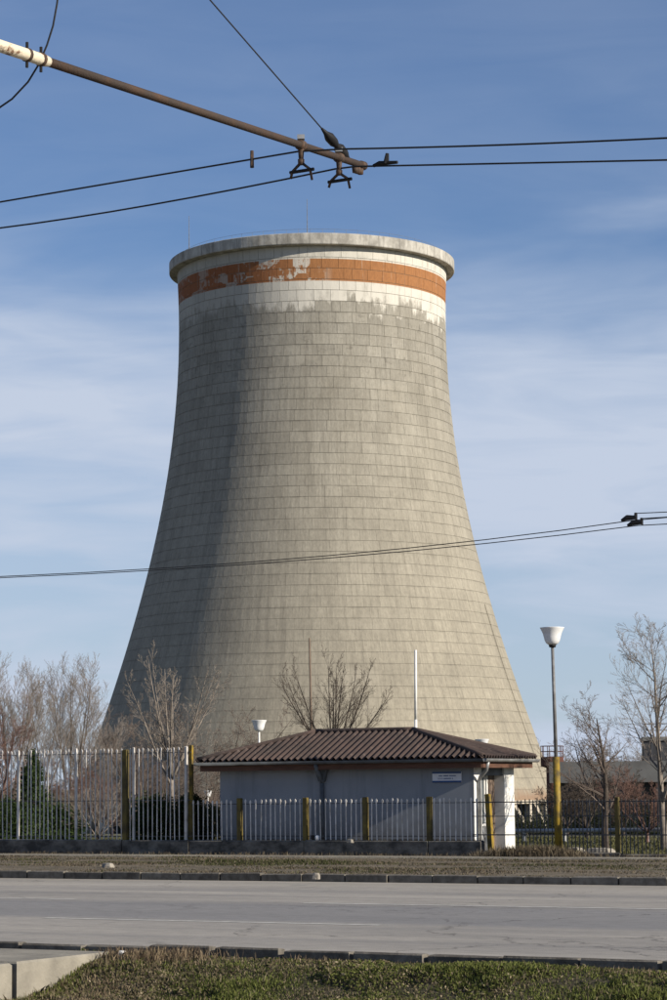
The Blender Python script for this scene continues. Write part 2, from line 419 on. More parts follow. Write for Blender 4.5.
# ------------------------------------------------------------------ cooling tower
TD = 246.0
tc_px = 313.6
prof_px = [(802, 242.8), (745, 222), (697, 204.3), (646, 188), (610, 177), (566, 165.7), (537, 158.3), (483, 147.2), (447, 141.7), (400, 136.3), (350, 134), (300, 133.6), (275, 134.3)]
AX = at_Y(314.6, 560, TD)
ax, ay = AX.x, AX.y
def zr_of(py, hw):
    d = ray(tc_px, py); d0 = math.hypot(d.x, d.y)
    r = TD * math.sin(math.atan(hw / (F * d.y)))
    dist = math.sqrt(TD * TD - r * r)
    return EYE.z + dist * d.z / d0, r
ZR = [zr_of(*p) for p in prof_px]
pz = np.array([a for a, _ in ZR]); pr = np.array([b for _, b in ZR])
pc = np.polyfit(pz, pr, 4)
def rad(z): return float(np.polyval(pc, z))
Z0 = ZR[0][0]                                   # bottom of the shell
ZT = 54.35                                      # top of the rim
ZU = ZT - 1.12                                  # underside of the rim
TG = -3.0

def m_tower(name, per_object):
    t = NT(name); g = t.pos()
    loc = t.n('ShaderNodeVectorMath', operation='SUBTRACT'); t.l(g, loc.inputs[0]); loc.inputs[1].default_value = (ax, ay, 0)
    sp = t.n('ShaderNodeSeparateXYZ'); t.l(loc.outputs[0], sp.inputs[0]); z = sp.outputs['Z']
    ang = t.math('ARCTAN2', sp.outputs['X'], t.math('MULTIPLY', sp.outputs['Y'], -1.0))     # 0 faces the camera, + to the right
    cyl = t.n('ShaderNodeCombineXYZ'); t.l(t.math('MULTIPLY', ang, 15.0), cyl.inputs[0]); t.l(z, cyl.inputs[2])
    cv = cyl.outputs[0]
    tone = t.n('ShaderNodeObjectInfo').outputs['Random'] if per_object else t.n('ShaderNodeAttribute', attribute_name='tone').outputs['Fac']
    # concrete: greyer above, warmer below, mottled and streaked by rain
    hz = t.ramp(z, 0, 50)
    c = t.mix(hz, (0.325, 0.292, 0.225), (0.305, 0.290, 0.252))
    mott = t.noise(t.map(cv, (0.20, 1, 0.22)), 1.0, 8, 0.68)
    c = t.mix(t.ramp(mott, 0.36, 0.68, 0, 0.62), c, (0.205, 0.188, 0.152))
    stk = t.noise(t.map(cv, (2.4, 1, 0.10)), 1.0, 6, 0.68)
    c = t.mix(t.ramp(stk, 0.46, 0.74, 0, 0.62), c, (0.175, 0.158, 0.128))
    fine = t.noise(t.map(cv, (5.0, 1, 2.0)), 1.0, 4, 0.7)
    c = t.scale(c, t.ramp(fine, 0.25, 0.75, 0.80, 1.18))
    # dirt line below each horizontal joint
    zr = t.math('FRACT', t.math('DIVIDE', t.math('SUBTRACT', z, Z0), ROWH))
    jn = t.ramp(t.noise(t.map(cv, (0.5, 1, 0.4), loc=(3, 0, 7)), 1.0, 6, 0.7), 0.46, 0.64)
    grime = t.math('MULTIPLY', t.ramp(zr, 0.80, 0.99), jn)
    c = t.mix(t.math('MULTIPLY', grime, 0.6), c, (0.13, 0.118, 0.095))
    dev = t.math('MULTIPLY', t.math('SUBTRACT', tone, 0.5), t.ramp(z, 18, 48, 0.07, 0.20))
    c = t.scale(c, t.math('ADD', 1.0, dev))
    # long damp stains and patched areas crossing the panels
    damp = t.ramp(t.noise(t.map(cv, (0.55, 1, 0.045), loc=(6, 0, 2)), 1.0, 7, 0.72), 0.54, 0.68, 0, 0.42)
    c = t.mix(damp, c, (0.17, 0.156, 0.128))
    pale = t.ramp(t.noise(t.map(cv, (0.16, 1, 0.32), loc=(1, 0, 9)), 1.0, 7, 0.7), 0.56, 0.70, 0, 0.35)
    c = t.mix(pale, c, (0.37, 0.34, 0.28))
    # weathered dark joints high on the sunny side
    dk = t.math('MULTIPLY', t.math('MULTIPLY', t.ramp(z, 36, 42), t.ramp(z, 48.5, 46)), t.ramp(t.noise(t.map(cv, (0.8, 1, 1.1), loc=(8, 0, 8)), 1.0, 6, 0.75), 0.56, 0.64, 0, 0.55))
    c = t.mix(dk, c, (0.13, 0.12, 0.10))
    # painted hoops: white, orange, white
    edge = t.noise(t.map(cv, (1.3, 1, 0.5), loc=(9, 0, 1)), 1.0, 6, 0.7)
    zlow = t.math('SUBTRACT', z, t.math('ADD', t.ramp(edge, 0.35, 0.7, -0.8, 1.0), t.math('MULTIPLY', t.math('SUBTRACT', tone, 0.5), 1.6)))
    white = t.ramp(zlow, 47.5, 48.2)
    peel = t.ramp(t.noise(t.map(cv, (0.9, 1, 0.45), loc=(2, 0, 5)), 1.0, 6, 0.7), 0.5, 0.72, 0, 0.6)
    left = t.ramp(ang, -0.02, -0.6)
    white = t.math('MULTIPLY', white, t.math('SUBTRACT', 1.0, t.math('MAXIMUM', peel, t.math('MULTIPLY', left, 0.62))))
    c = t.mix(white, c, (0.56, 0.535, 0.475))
    orange = t.math('MULTIPLY', t.ramp(z, 49.84, 49.90), t.ramp(z, 52.04, 51.98))
    # flaked on the shaded side: ragged patches that tend to follow the panels, and white runs elsewhere
    blk = t.n('ShaderNodeTexVoronoi', feature='F1', distance='CHEBYCHEV'); blk.inputs['Scale'].default_value = 1.0; blk.inputs['Randomness'].default_value = 0.75
    bc = t.n('ShaderNodeCombineXYZ'); t.l(t.math('MULTIPLY', ang, 10.5), bc.inputs[0]); t.l(t.math('MULTIPLY', t.math('SUBTRACT', z, 49.4), 0.93), bc.inputs[1]); t.l(bc.outputs[0], blk.inputs['Vector'])
    bsep = t.n('ShaderNodeSeparateColor'); t.l(blk.outputs['Color'], bsep.inputs[0])
    rag = t.noise(t.map(cv, (1.7, 1, 1.1), loc=(4, 0, 4)), 1.0, 7, 0.75)
    bl = t.math('ADD', t.math('MULTIPLY', bsep.outputs[0], 0.75), t.ramp(rag, 0.3, 0.7, -0.45, 0.45))
    zone = t.math('MULTIPLY', t.ramp(ang, 0.16, -0.05), t.ramp(ang, -0.75, -0.35, 0.55, 1.0))
    flake = t.math('MULTIPLY', t.ramp(bl, 0.46, 0.62), zone)
    runs = t.ramp(t.noise(t.map(cv, (2.0, 1, 0.12), loc=(5, 0, 3)), 1.0, 4, 0.6), 0.62, 0.72, 0, 0.6)
    orange = t.math('MULTIPLY', orange, t.math('SUBTRACT', 1.0, t.math('MAXIMUM', t.math('MULTIPLY', flake, 0.92), runs)))
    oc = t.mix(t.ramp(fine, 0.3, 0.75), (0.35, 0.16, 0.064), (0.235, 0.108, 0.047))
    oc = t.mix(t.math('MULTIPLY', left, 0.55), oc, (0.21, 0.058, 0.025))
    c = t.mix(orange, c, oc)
    # dark runs from the rim
    drip = t.math('MULTIPLY', t.ramp(t.noise(t.map(cv, (2.6, 1, 0.05), loc=(1, 0, 8)), 1.0, 3, 0.6), 0.60, 0.72), t.ramp(z, 45.0, 52.5))
    c = t.mix(t.math('MULTIPLY', drip, 0.5), c, (0.16, 0.14, 0.12))
    # rust fringe at the foot
    rst = t.math('MULTIPLY', t.ramp(t.math('ADD', z, t.ramp(edge, 0.3, 0.7, -0.5, 0.5)), Z0 + 1.3, Z0 + 0.4), 0.7)
    c = t.mix(rst, c, (0.22, 0.13, 0.08))
    t.bump(fine, 0.4, 0.05)
    return t.out(c, 0.95)
NR = 50
ROWH = (ZU - Z0) / NR
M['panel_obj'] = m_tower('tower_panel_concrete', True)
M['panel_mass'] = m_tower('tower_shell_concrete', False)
M['joint'] = simple('tower_joint_concrete', (0.22, 0.20, 0.16), (0.155, 0.14, 0.112), 0.6, 0.95)
tower = thing('cooling_tower', 'huge waisted concrete cooling tower with faded orange and white hoops below its rim', 'cooling tower', (ax, ay, TG))
OZ = -TG
prof = [(rad(Z0 + (ZU - Z0) * i / 60) - 0.022, Z0 + (ZU - Z0) * i / 60 + OZ) for i in range(61)]
prof = [(rad(Z0) - 0.7, Z0 + OZ + 0.02)] + prof + [(rad(ZU) - 0.4, ZU + OZ)] + [(a - 0.4, z) for a, z in reversed(prof)]
MB().lathe(prof, 144).build('shell', M['joint'], tower, True)
camv = Vector((-ax, -ay, 0))
cam_ang = math.atan2(camv.y, camv.x)
prng = random.Random(11)
cand = []                                        # (score, row, kind, angle)
rowmesh = {}
PT = 0.018
for i in range(NR):
    z0, z1 = Z0 + i * ROWH, Z0 + (i + 1) * ROWH
    zm = (z0 + z1) / 2; rm = rad(zm)
    nfull = 2 * math.pi * rm / 1.62
    seq = []; tot = 0
    while tot < nfull - 0.4:
        k = 0.5 if prng.random() < 0.16 else 1.0
        seq.append(k); tot += k
    unit = 2 * math.pi / tot
    a = prng.uniform(0, 6.28) if i % 2 else prng.uniform(0, 0.03)
    for k in seq:
        am = a + k * unit / 2; a += k * unit
        da = (am - cam_ang + math.pi) % (2 * math.pi) - math.pi
        px_, py_ = ax + rm * math.cos(am), ay + rm * math.sin(am)
        slope = (rad(z1) - rad(z0)) / ROWH
        nrm = Vector((math.cos(am), math.sin(am), -slope)).normalized()
        vv = EYE - Vector((px_, py_, zm)); d = vv.length
        sc = nrm.dot(vv / d) / d ** 2 * k if zm > 9 else 0
        cand.append((sc, i, k, am))
    for k in (0.5, 1.0):
        h = k * unit / 2; kz = i / NR; gap = (0.010 + 0.022 * kz * kz) / rm; gz = 0.007 + 0.015 * kz
        r0, r1 = rad(z0 + gz), rad(z1 - gz)
        b = MB(); Pn = []
        for rr, zz in ((r0, z0 + gz), (r1, z1 - gz)):
            for aa in (-h + gap / 2, 0.0, h - gap / 2):
                for dr in (-0.05, PT):
                    Pn.append(((rr + dr) * math.cos(aa), (rr + dr) * math.sin(aa), zz + OZ))
        b.add(Pn, [(1, 3, 9, 7), (3, 5, 11, 9), (0, 1, 7, 6), (4, 10, 11, 5), (0, 2, 3, 1), (2, 4, 5, 3), (6, 7, 9, 8), (8, 9, 11, 10)])
        rowmesh[(i, k)] = b
cand.sort(key=lambda q: -q[0])
shared = {}
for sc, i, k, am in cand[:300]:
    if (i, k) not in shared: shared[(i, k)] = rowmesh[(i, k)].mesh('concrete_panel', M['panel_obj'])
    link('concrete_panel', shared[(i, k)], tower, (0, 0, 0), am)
mass = MB(); tones = []
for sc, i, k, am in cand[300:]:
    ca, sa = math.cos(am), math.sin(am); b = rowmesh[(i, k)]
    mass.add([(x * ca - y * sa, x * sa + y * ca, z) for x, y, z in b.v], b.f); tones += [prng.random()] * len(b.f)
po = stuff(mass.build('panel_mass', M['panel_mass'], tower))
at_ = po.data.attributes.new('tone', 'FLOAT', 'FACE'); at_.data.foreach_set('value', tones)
# overhanging rim
def m_rim():
    t = NT('rim_concrete'); v = t.pos()
    n1 = t.noise(t.map(v, (0.8, 0.8, 0.5)), 1.0, 6, 0.7)
    n2 = t.noise(t.map(v, (2.5, 2.5, 0.25)), 1.0, 4, 0.6)
    c = t.mix(t.ramp(n1, 0.38, 0.62), (0.50, 0.48, 0.43), (0.27, 0.255, 0.225))
    c = t.mix(t.ramp(n2, 0.52, 0.7, 0, 0.7), c, (0.15, 0.14, 0.125))
    t.bump(n1, 0.5, 0.1)
    return t.out(c, 0.95)
M['rim'] = m_rim()
rz, ru = ZT + OZ, ZU + OZ
rr0 = rad(ZU)
rim = MB().lathe([(rr0 - 0.3, ru + 0.01), (rr0 + 0.05, ru), (rr0 + 0.78, ru + 0.03), (rr0 + 0.82, ru + 0.10), (rr0 + 0.82, rz - 0.06), (rr0 + 0.74, rz), (rr0 - 0.75, rz), (rr0 - 0.75, ru - 0.4), (rr0 - 0.3, ru - 0.4)], 144).build('rim', M['rim'], tower)
rail = MB()
for k in range(72):
    a = 2 * math.pi * k / 72
    rail.tube([((rr0 - 0.3) * math.cos(a), (rr0 - 0.3) * math.sin(a), rz - 0.05), ((rr0 - 0.3) * math.cos(a), (rr0 - 0.3) * math.sin(a), rz + 0.6)], 0.010, 4)
for hz in (0.6,):
    rail.tube([((rr0 - 0.3) * math.cos(2 * math.pi * k / 72), (rr0 - 0.3) * math.sin(2 * math.pi * k / 72), rz + hz) for k in range(73)], 0.012, 4, False)
rail.build('handrail', M['lamp_pole'], rim)
for pxl, pyt, rel in ((189, 216, 1), (307, 199, 0)):
    off = (pxl - 311.0) / 142.0 * (rr0 + 0.3)
    yy = -math.sqrt(max(0.0, (rr0 + 0.3) ** 2 - off ** 2)) * (1 if rel else 1)
    if rel: off *= 0.985
    q = at_Y(pxl, pyt, ay + yy)
    MB().tube([(q.x - ax, yy, rz - 0.1), (q.x - ax, yy, q.z - TG)], [0.045, 0.02], 5).build('lightning_rod', M['lamp_pole'], rim)
# service ladder running down the right flank
def on_shell(da, z, out=0.0):
    a = cam_ang + da
    r = rad(z) + PT + out
    return Vector((r * math.cos(a), r * math.sin(a), z + OZ))
ld = MB()
for off in (-0.006, 0.006):
    ld.tube([on_shell(R(69) + off, Z0 + 1 + i * 1.0, 0.03) for i in range(19)], 0.013, 4)
for i in range(0, 54):
    ld.tube([on_shell(R(69) - 0.006, Z0 + 1.1 + i * 0.33, 0.03), on_shell(R(69) + 0.006, Z0 + 1.1 + i * 0.33, 0.03)], 0.012, 3)
ld.build('ladder', M['joint'], tower)
# raking columns under the shell, each one a part
M['leg'] = simple('leg_concrete', (0.48, 0.43, 0.35), (0.33, 0.29, 0.23), 0.8, 0.9)
rb_ = rad(Z0) - 0.35; NL = 40
def leg_mesh(sgn):
    b = MB(); h = math.pi / NL * 0.86
    p0 = Vector((rb_ + 0.9, 0, 0)); p1 = Vector((rb_ * math.cos(h), sgn * rb_ * math.sin(h), Z0 + OZ + 0.05))
    d = (p1 - p0).normalized(); u = Vector((0, 1, 0)); u = (u - d * u.dot(d)).normalized(); v = d.cross(u)
    P = []
    for p, hw in ((p0, 0.27), (p1, 0.22)):
        for x, y in ((-1, -1), (1, -1), (1, 1), (-1, 1)): P.append(p + u * x * hw + v * y * hw)
    b.add(P, [(3, 2, 1, 0), (4, 5, 6, 7), (0, 1, 5, 4), (1, 2, 6, 5), (2, 3, 7, 6), (3, 0, 4, 7)])
    return b.mesh('leg', M['leg'])
lm = {1: leg_mesh(1), -1: leg_mesh(-1)}
for k in range(NL):
    a = 2 * math.pi * k / NL
    for sg in (1, -1): link('leg', lm[sg], tower, (0, 0, 0), a)
MB().lathe([(rb_ + 2.2, -0.4), (rb_ + 2.2, 0.35), (rb_ + 1.9, 0.35), (rb_ + 1.9, -0.4)], 96).build('basin_wall', M['leg'], tower)
MB().lathe([(rb_ - 2.4, -0.3), (rb_ - 2.6, Z0 + OZ + 0.6), (0.01, Z0 + OZ + 0.6)], 64).build('fill_pack', M['shed_dark'], tower)
MB().lathe([(rad(Z0) - 0.72, Z0 + OZ - 0.28), (rad(Z0) + 0.12, Z0 + OZ - 0.28), (rad(Z0) + 0.12, Z0 + OZ + 0.04), (rad(Z0) - 0.72, Z0 + OZ + 0.01), (rad(Z0) - 0.72, Z0 + OZ - 0.28)], 120).build('ring_beam', M['leg'], tower)

# ------------------------------------------------------------------ guard house
AH = R(25.5)
H1 = Vector((math.cos(AH), -math.sin(AH), 0)); H2 = Vector((math.sin(AH), math.cos(AH), 0))
HC = at_Y(474, 800, 56.4)                        # front right wall corner
def solve_u(px, v, base, py=780):
    """distance along the front (from base) at which a column v behind the front shows at pixel px"""
    d = ray(px, py); k = d.x / d.y
    p = base + H2 * v
    return (k * p.y - p.x) / (H1.x - k * H1.y)
HL = -solve_u(220, 0, HC)
HO = HC - H1 * HL
HD = 2.5
ZE = at_Y(484, 758.5, 56.0).z                     # eave
house = thing('guard_house', 'low blue-grey guard house with a corrugated brown hipped roof behind the fence', 'building', (HO.x, HO.y, 0.05), -AH)
base_z = 0.05
ze = ZE - base_z
OV = 0.40
wt = ze - 0.16
wall = MB()
wall.b2(0, HL - 0.004, 0, 0.2, 0.0, wt)                 # front
wall.b2(0, 0.2, 0.2, HD, 0.0, wt)                       # left
wall.b2(0.2, HL - 0.9, HD - 0.2, HD, 0.0, wt)           # back
wall.b2(HL - 0.50, HL - 0.30, 0.2, HD - 0.2, 0.0, wt)     # porch back wall
wall.build('wall', M['wall_blue'], house)
MB().b2(-0.03, HL + 0.02, -0.05, 0.0 - 0.003, -0.05, 0.42).build('plinth', M['plinth'], house)
MB().b2(HL - 0.30, HL + 0.003, 0.203, 0.46, 0.0, wt).build('corner_pier', M['white_paint'], house)
MB().b2(HL - 0.003, HL + 0.004, 0.01, 0.202, 0.0, wt).build('corner_strip', M['white_paint'], house)
MB().b2(HL - 0.40, HL, HD - 0.62, HD, 0.0, wt).build('column', M['white_paint'], house)
MB().b2(-0.0, HL + 0.0, 0.0, HD, wt + 0.004, wt + 0.08).build('ceiling_slab', M['wall_blue'], house)
MB().b2(HL - 0.296, HL + 0.3, 0.05, HD + 0.05, -0.15, -0.02).build('porch_floor', M['slab'], house)
# porch: door, window, beam
px_ = HL - 0.30
dr = MB().b2(px_ + 0.004, px_ + 0.05, 1.42, 2.04, -0.02, 1.92).build('door', M['door'], house)
for y0, y1 in ((1.345, 1.418), (2.042, 2.115)):
    MB().b2(px_ + 0.004, px_ + 0.07, y0, y1, -0.02, 2.0).build('frame', M['white_paint'], dr)
MB().tube([(px_ + 0.07, 1.50, 1.0), (px_ + 0.07, 1.50, 1.15)], 0.015, 6).build('handle', M['gutter_light'], dr)
wn = MB().b2(px_ + 0.004, px_ + 0.03, 0.74, 1.24, 0.75, 1.90).build('window', M['glass'], house)
for y0, y1, z0, z1 in ((0.68, 0.738, 0.69, 1.96), (1.242, 1.30, 0.69, 1.96), (0.74, 1.24, 0.69, 0.748), (0.74, 1.24, 1.902, 1.96)):
    MB().b2(px_ + 0.004, px_ + 0.05, y0, y1, z0, z1).build('frame', M['white_paint'], wn)
MB().b2(HL - 0.16, HL - 0.04, 0.462, HD - 0.622, wt - 0.22, wt).build('beam', M['gutter'], house)
# corrugated roof, four slopes
x0, x1, y0, y1 = -OV, HL + OV, -OV, HD + OV
vr = HD / 2
zr_ = 0.0
ul = HL + solve_u(316, vr, HC, 735); ur = HL + solve_u(413, vr, HC, 731)
pr_ = HO + H1 * ur + H2 * vr
ZRidge = at_Y(413, 731.5, pr_.y).z - base_z
def m_roof():
    t = NT('corrugated_roof'); v = t.pos()
    n1 = t.noise(v, 1.1, 6, 0.65); n2 = t.noise(t.map(v, (3, 3, 3)), 2.0, 5, 0.7)
    c = t.mix(t.ramp(n1, 0.35, 0.65), (0.080, 0.055, 0.047), (0.044, 0.035, 0.032))
    c = t.mix(t.ramp(n2, 0.55, 0.72, 0, 0.6), c, (0.15, 0.12, 0.105))
    return t.out(c, 0.9)
M['roof'] = m_roof()
def slope(name, A, B, Cc, D, pitch=0.165, amp=0.042):
    """corrugated slope: eave A->B, ridge D->Cc (D above A); may be a triangle"""
    A, B, Cc, D = Vector(A), Vector(B), Vector(Cc), Vector(D)
    L = (B - A).length; e = (B - A) / L
    nrm = e.cross((D - A) if (D - A).length > (Cc - B).length else (Cc - B)).normalized()
    if nrm.z < 0: nrm = -nrm
    up = nrm.cross(e)
    if up.z < 0: up = -up
    hgt = max((D - A).dot(up), (Cc - A).dot(up))
    dl = (D - A).dot(e); cl = (Cc - A).dot(e)
    b = MB(); n = int(L / pitch * 6); rows = 4
    cols = []
    for i in range(n + 1):
        u = L * i / n
        top = hgt * min(1.0, u / max(dl, 1e-6), (L - u) / max(L - cl, 1e-6))
        cols.append((u, max(top, 0.0)))
    P = []
    for u, top in cols:
        wv = amp * math.cos(2 * math.pi * u / pitch)
        for k in range(rows + 1):
            P.append(A + e * u + up * (-0.04 + (top + 0.04) * k / rows) + nrm * (wv + 0.035))
    m = rows + 1
    b.add(P, [(i * m + k, (i + 1) * m + k, (i + 1) * m + k + 1, i * m + k + 1) for i in range(n) for k in range(rows)])
    o = b.build(name, M['roof'], house, True)
    return o
zt = ze + 0.02
FLc, FRc, BRc, BLc = (x0, y0, zt), (x1, y0, zt), (x1, y1, zt), (x0, y1, zt)
RL, RRr = (ul, vr, ZRidge), (ur, vr, ZRidge)
slope('roof_slope', FLc, FRc, RRr, RL)
slope('roof_slope', FRc, BRc, RRr, RRr)
slope('roof_slope', BRc, BLc, RL, RRr)
slope('roof_slope', BLc, FLc, RL, RL)
# underlay closing the roof from below
MB().add([FLc, FRc, BRc, BLc, RL, RRr], [(3, 2, 1, 0), (0, 1, 5, 4), (1, 2, 5), (2, 3, 4, 5), (3, 0, 4)]).build('roof_deck', M['fascia'], house)
for a, b_ in ((RL, RRr), (FLc, RL), (FRc, RRr), (BRc, RRr), (BLc, RL)):
    a, b_ = Vector(a), Vector(b_)
    MB().tube([a + (b_ - a) * k / 10 + Vector((0, 0, 0.05)) for k in range(11)], 0.06, 8).build('ridge_cap', M['roof'], house, True)
# fascia boards and gutters
for nm, a, b_ in (('front', FLc, FRc), ('right', FRc, BRc), ('back', BRc, BLc), ('left', BLc, FLc)):
    a, b_ = Vector(a), Vector(b_); e = (b_ - a).normalized(); out = Vector((e.y, -e.x, 0)); Lg = (b_ - a).length
    MB().box((a + b_) / 2 - out * 0.06 + Vector((0, 0, -0.13)), (Lg - 0.12 if nm in ('front', 'back') else Lg - 0.19, 0.035, 0.19), (e, out, Vector((0, 0, 1)))).build('fascia', M['fascia'], house)
    if nm in ('front', 'right'):
        g = MB(); P = []
        for q in (a - e * 0.04, b_ + e * 0.04):
            for k in range(9):
                an = math.pi * k / 8
                P.append(q + out * (0.035 + 0.075 * math.cos(an)) + Vector((0, 0, -0.02 - 0.075 * math.sin(an))))
        g.add(P, [(k, k + 1, 9 + k + 1, 9 + k) for k in range(8)] + [tuple(range(9)), tuple(range(17, 8, -1))])
        g.build('gutter', M['gutter'] if nm == 'front' else M['gutter_light'], house, True)  # right gutter takes a paler steel, painting in the sunlight on that side
MB().b2(x0 + 0.1, x1 - 0.1, y0 + 0.1, y1 - 0.1, ze - 0.13, ze - 0.10).build('soffit', M['fascia'], house)
# downpipes
um = HL + solve_u(323, 0, HC)
dp = MB().tube([(um, -0.055, ze - 0.45), (um, -0.055, 0.1)], 0.05, 8).build('downpipe', M['gutter'], house, True)
MB().tube([(um, -0.38, ze - 0.07), (um, -0.35, ze - 0.18), (um, -0.10, ze - 0.42), (um, -0.055, ze - 0.5)], 0.05, 8).build('elbow', M['gutter'], dp, True)
hp = MB(); hp.add([(um - .17, -.12, ze - .16), (um + .17, -.12, ze - .16), (um + .17, -.004, ze - .16), (um - .17, -.004, ze - .16), (um - .07, -.11, ze - .48), (um + .07, -.11, ze - .48), (um + .07, -.004, ze - .48), (um - .07, -.004, ze - .48)],
       [(0, 1, 2, 3), (7, 6, 5, 4), (0, 4, 5, 1), (1, 5, 6, 2), (2, 6, 7, 3), (3, 7, 4, 0)]); hp.build('hopper', M['gutter'], dp)
MB().tube([(HL + .40, -.10, ze - .07), (HL + .34, -.06, ze - .25), (HL + .12, .10, ze - .42), (HL + .055, .2, ze - .50), (HL + .055, .2, 0.05)], 0.045, 8).build('downpipe', M['gutter_light'], house, True)
# sign
us0, us1 = HL + solve_u(433, 0, HC), HL + solve_u(462, 0, HC)
zs1 = at_Y(448, 772, 57).z - base_z; zs0 = at_Y(448, 782.5, 57).z - base_z
sg = MB().b2(us0, us1, -0.035, -0.006, zs0, zs1).build('sign_plate', M['sign_white'], house)
MB().b2(us0, us1, -0.040, -0.0355, zs1 - 0.035, zs1).build('stripe', M['sign_blue'], sg)
MB().b2(us0, us1, -0.040, -0.0355, zs0, zs0 + 0.04).build('stripe', M['sign_blue'], sg)
lr = random.Random(3)
for row, (a, b_) in enumerate(((0.22, 0.80), (0.20, 0.68))):
    t = MB(); u = us0 + (us1 - us0) * a; zc = zs1 - 0.088 - row * 0.062
    while u < us0 + (us1 - us0) * b_:
        wl = lr.uniform(0.012, 0.022); t.b2(u, u + wl, -0.0385, -0.0357, zc - 0.013, zc + 0.013); u += wl + (0.008 if lr.random() < 0.8 else 0.03)
    t.build('lettering', M['sign_blue'], sg)

# ------------------------------------------------------------------ fences
TFc = 49.55
def bar_mesh(h, m, wd=0.022, dp_=0.014, tip=True):
    """flat bar; with a broader hammered spear head when tip is set"""
    b = MB(); x, y = wd / 2, dp_ / 2
    lv = [(x, y, 0.0), (x, y, h - 0.07)] + ([(x * 2.0, y * 1.6, h - 0.03), (x * 1.7, y * 1.4, h), (0.002, 0.002, h + 0.03)] if tip else [(x, y, h)])
    P = [(sx * a, sy * c, z) for a, c, z in lv for sx, sy in ((-1, -1), (1, -1), (1, 1), (-1, 1))]
    fs = [(3, 2, 1, 0)] + [(i * 4 + k, i * 4 + (k + 1) % 4, (i + 1) * 4 + (k + 1) % 4, (i + 1) * 4 + k) for i in range(len(lv) - 1) for k in range(4)]
    n = len(P); fs.append((n - 4, n - 3, n - 2, n - 1))
    b.add(P, fs)
    return b.mesh('bar', m)
frng = random.Random(8)
ZP = at_t(100, 840, TFc).z                       # top of the plinth wall
zlow = at_t(300, 798.5, TFc).z                   # top of the low fence
ztall = at_t(80, 748.5, TFc).z                   # top of the tall fence
sL, sM, sR = s_at(-150, TFc), s_at(191, TFc), s_at(478, TFc)
# plinth wall
pl = thing('plinth_wall', 'low dark concrete wall carrying the fence along the verge', 'wall', st(0, TFc, 0), -AN)
u = sL
cuts = [sL, s_at(-20, TFc), s_at(124, TFc), sM, s_at(306, TFc), s_at(430, TFc), s_at(483, TFc)]
for a, b_ in zip(cuts, cuts[1:]):
    MB().cbox(a + 0.012, b_ - 0.012, -0.10 + frng.uniform(-.012, .012), 0.12, -0.15, ZP + frng.uniform(-.012, .012), 0.025, 0.012, frng).build('wall_block', M['plinth'], pl)
def fence(name, label, s0, s1, step, ztop, m, rails, posts, off=0.0, group=None, bar_w=0.022, bars_from=None, zb=None, tip=True):
    f = thing(name, label, 'fence', st(s0, TFc + off, zb if zb is not None else ZP - 0.02), -AN)
    z0 = zb if zb is not None else ZP - 0.02
    ms = [bar_mesh(ztop - z0 - 0.035 - k * 0.012, m, bar_w, tip=tip) for k in range(3)]
    s = (bars_from if bars_from is not None else s0 + step * 0.6)
    pp = [p[0] for p in posts]
    while s < s1:
        if all(abs(s - q) > 0.10 for q in pp):
            o = link('bar', frng.choice(ms), f, (s - s0, 0, 0)); o.rotation_euler = (frng.gauss(0, .008), frng.gauss(0, .008), frng.gauss(0, .05))
        s += step * frng.uniform(0.96, 1.04)
    for zr0, hh in rails:
        MB().b2(0, s1 - s0, 0.010, 0.032, zr0 - z0 - hh / 2, zr0 - z0 + hh / 2).build('rail', M['bar_dark'], f)
    for sp_, wd, zt_, mm, lean in posts:
        o = MB().cbox(-wd / 2, wd / 2, -wd / 2, wd / 2, -0.02, zt_ - z0, 0.012).build('post', mm, f, loc=(sp_ - s0, 0.0, 0)); o.rotation_euler = (0, lean, 0)
    return f
dz = ztall - ZP
fence('tall_fence', 'tall fence of thin white pointed bars on the left', sL, sM, 0.128, ztall, M['bar_white'],
      [(ztall - 0.14, 0.016), (zlow - 0.02, 0.018), (ZP + 0.09, 0.018)],
      [(s_at(18, TFc), 0.05, ztall - 0.02, M['bar_white'], 0), (s_at(76, TFc), 0.05, ztall, M['bar_white'], 0), (s_at(125, TFc) + 0.02, 0.12, ztall - 0.05, M['post_olive'], 0),
       (s_at(131, TFc) + 0.08, 0.05, ztall, M['bar_white'], 0), (s_at(-60, TFc), 0.16, ztall - 0.05, M['post_olive'], 0), (s_at(186, TFc), 0.06, ztall, M['bar_white'], 0.006)])
fence('low_fence', 'low fence of white pointed bars with olive posts in front of the guard house', sM, sR, 0.134, zlow, M['bar_white'],
      [(zlow - 0.12, 0.016), (ZP + 0.10, 0.018)],
      [(s_at(p, TFc), 0.105, zlow + 0.02, M['post_olive'], 0) for p in (240, 306, 366, 430)])
gp = thing('yellow_post', 'slender yellow gate post where the tall fence meets the low one', 'post', st(s_at(188.5, TFc), TFc + 0.13, 0.05), -AN)
MB().cbox(-0.04, 0.04, -0.04, 0.04, 1.3, ztall + 0.03 - 0.05, 0.01).build('upper_shaft', M['post_yellow'], gp)
MB().cbox(-0.06, 0.06, -0.06, 0.06, -0.1, 1.3, 0.01).build('lower_shaft', M['post_olive'], gp)
yp = MB().cbox(-0.055, 0.055, -0.055, 0.055, -0.1, zlow + 0.02, 0.01).build('yellow_post', M['post_yellow'], None, loc=st(s_at(486.5, TFc), TFc + 0.25, 0.05))
yp.rotation_euler = (0, -0.05, -AN); tag(yp, 'leaning yellow post in front of the white porch columns', 'post')
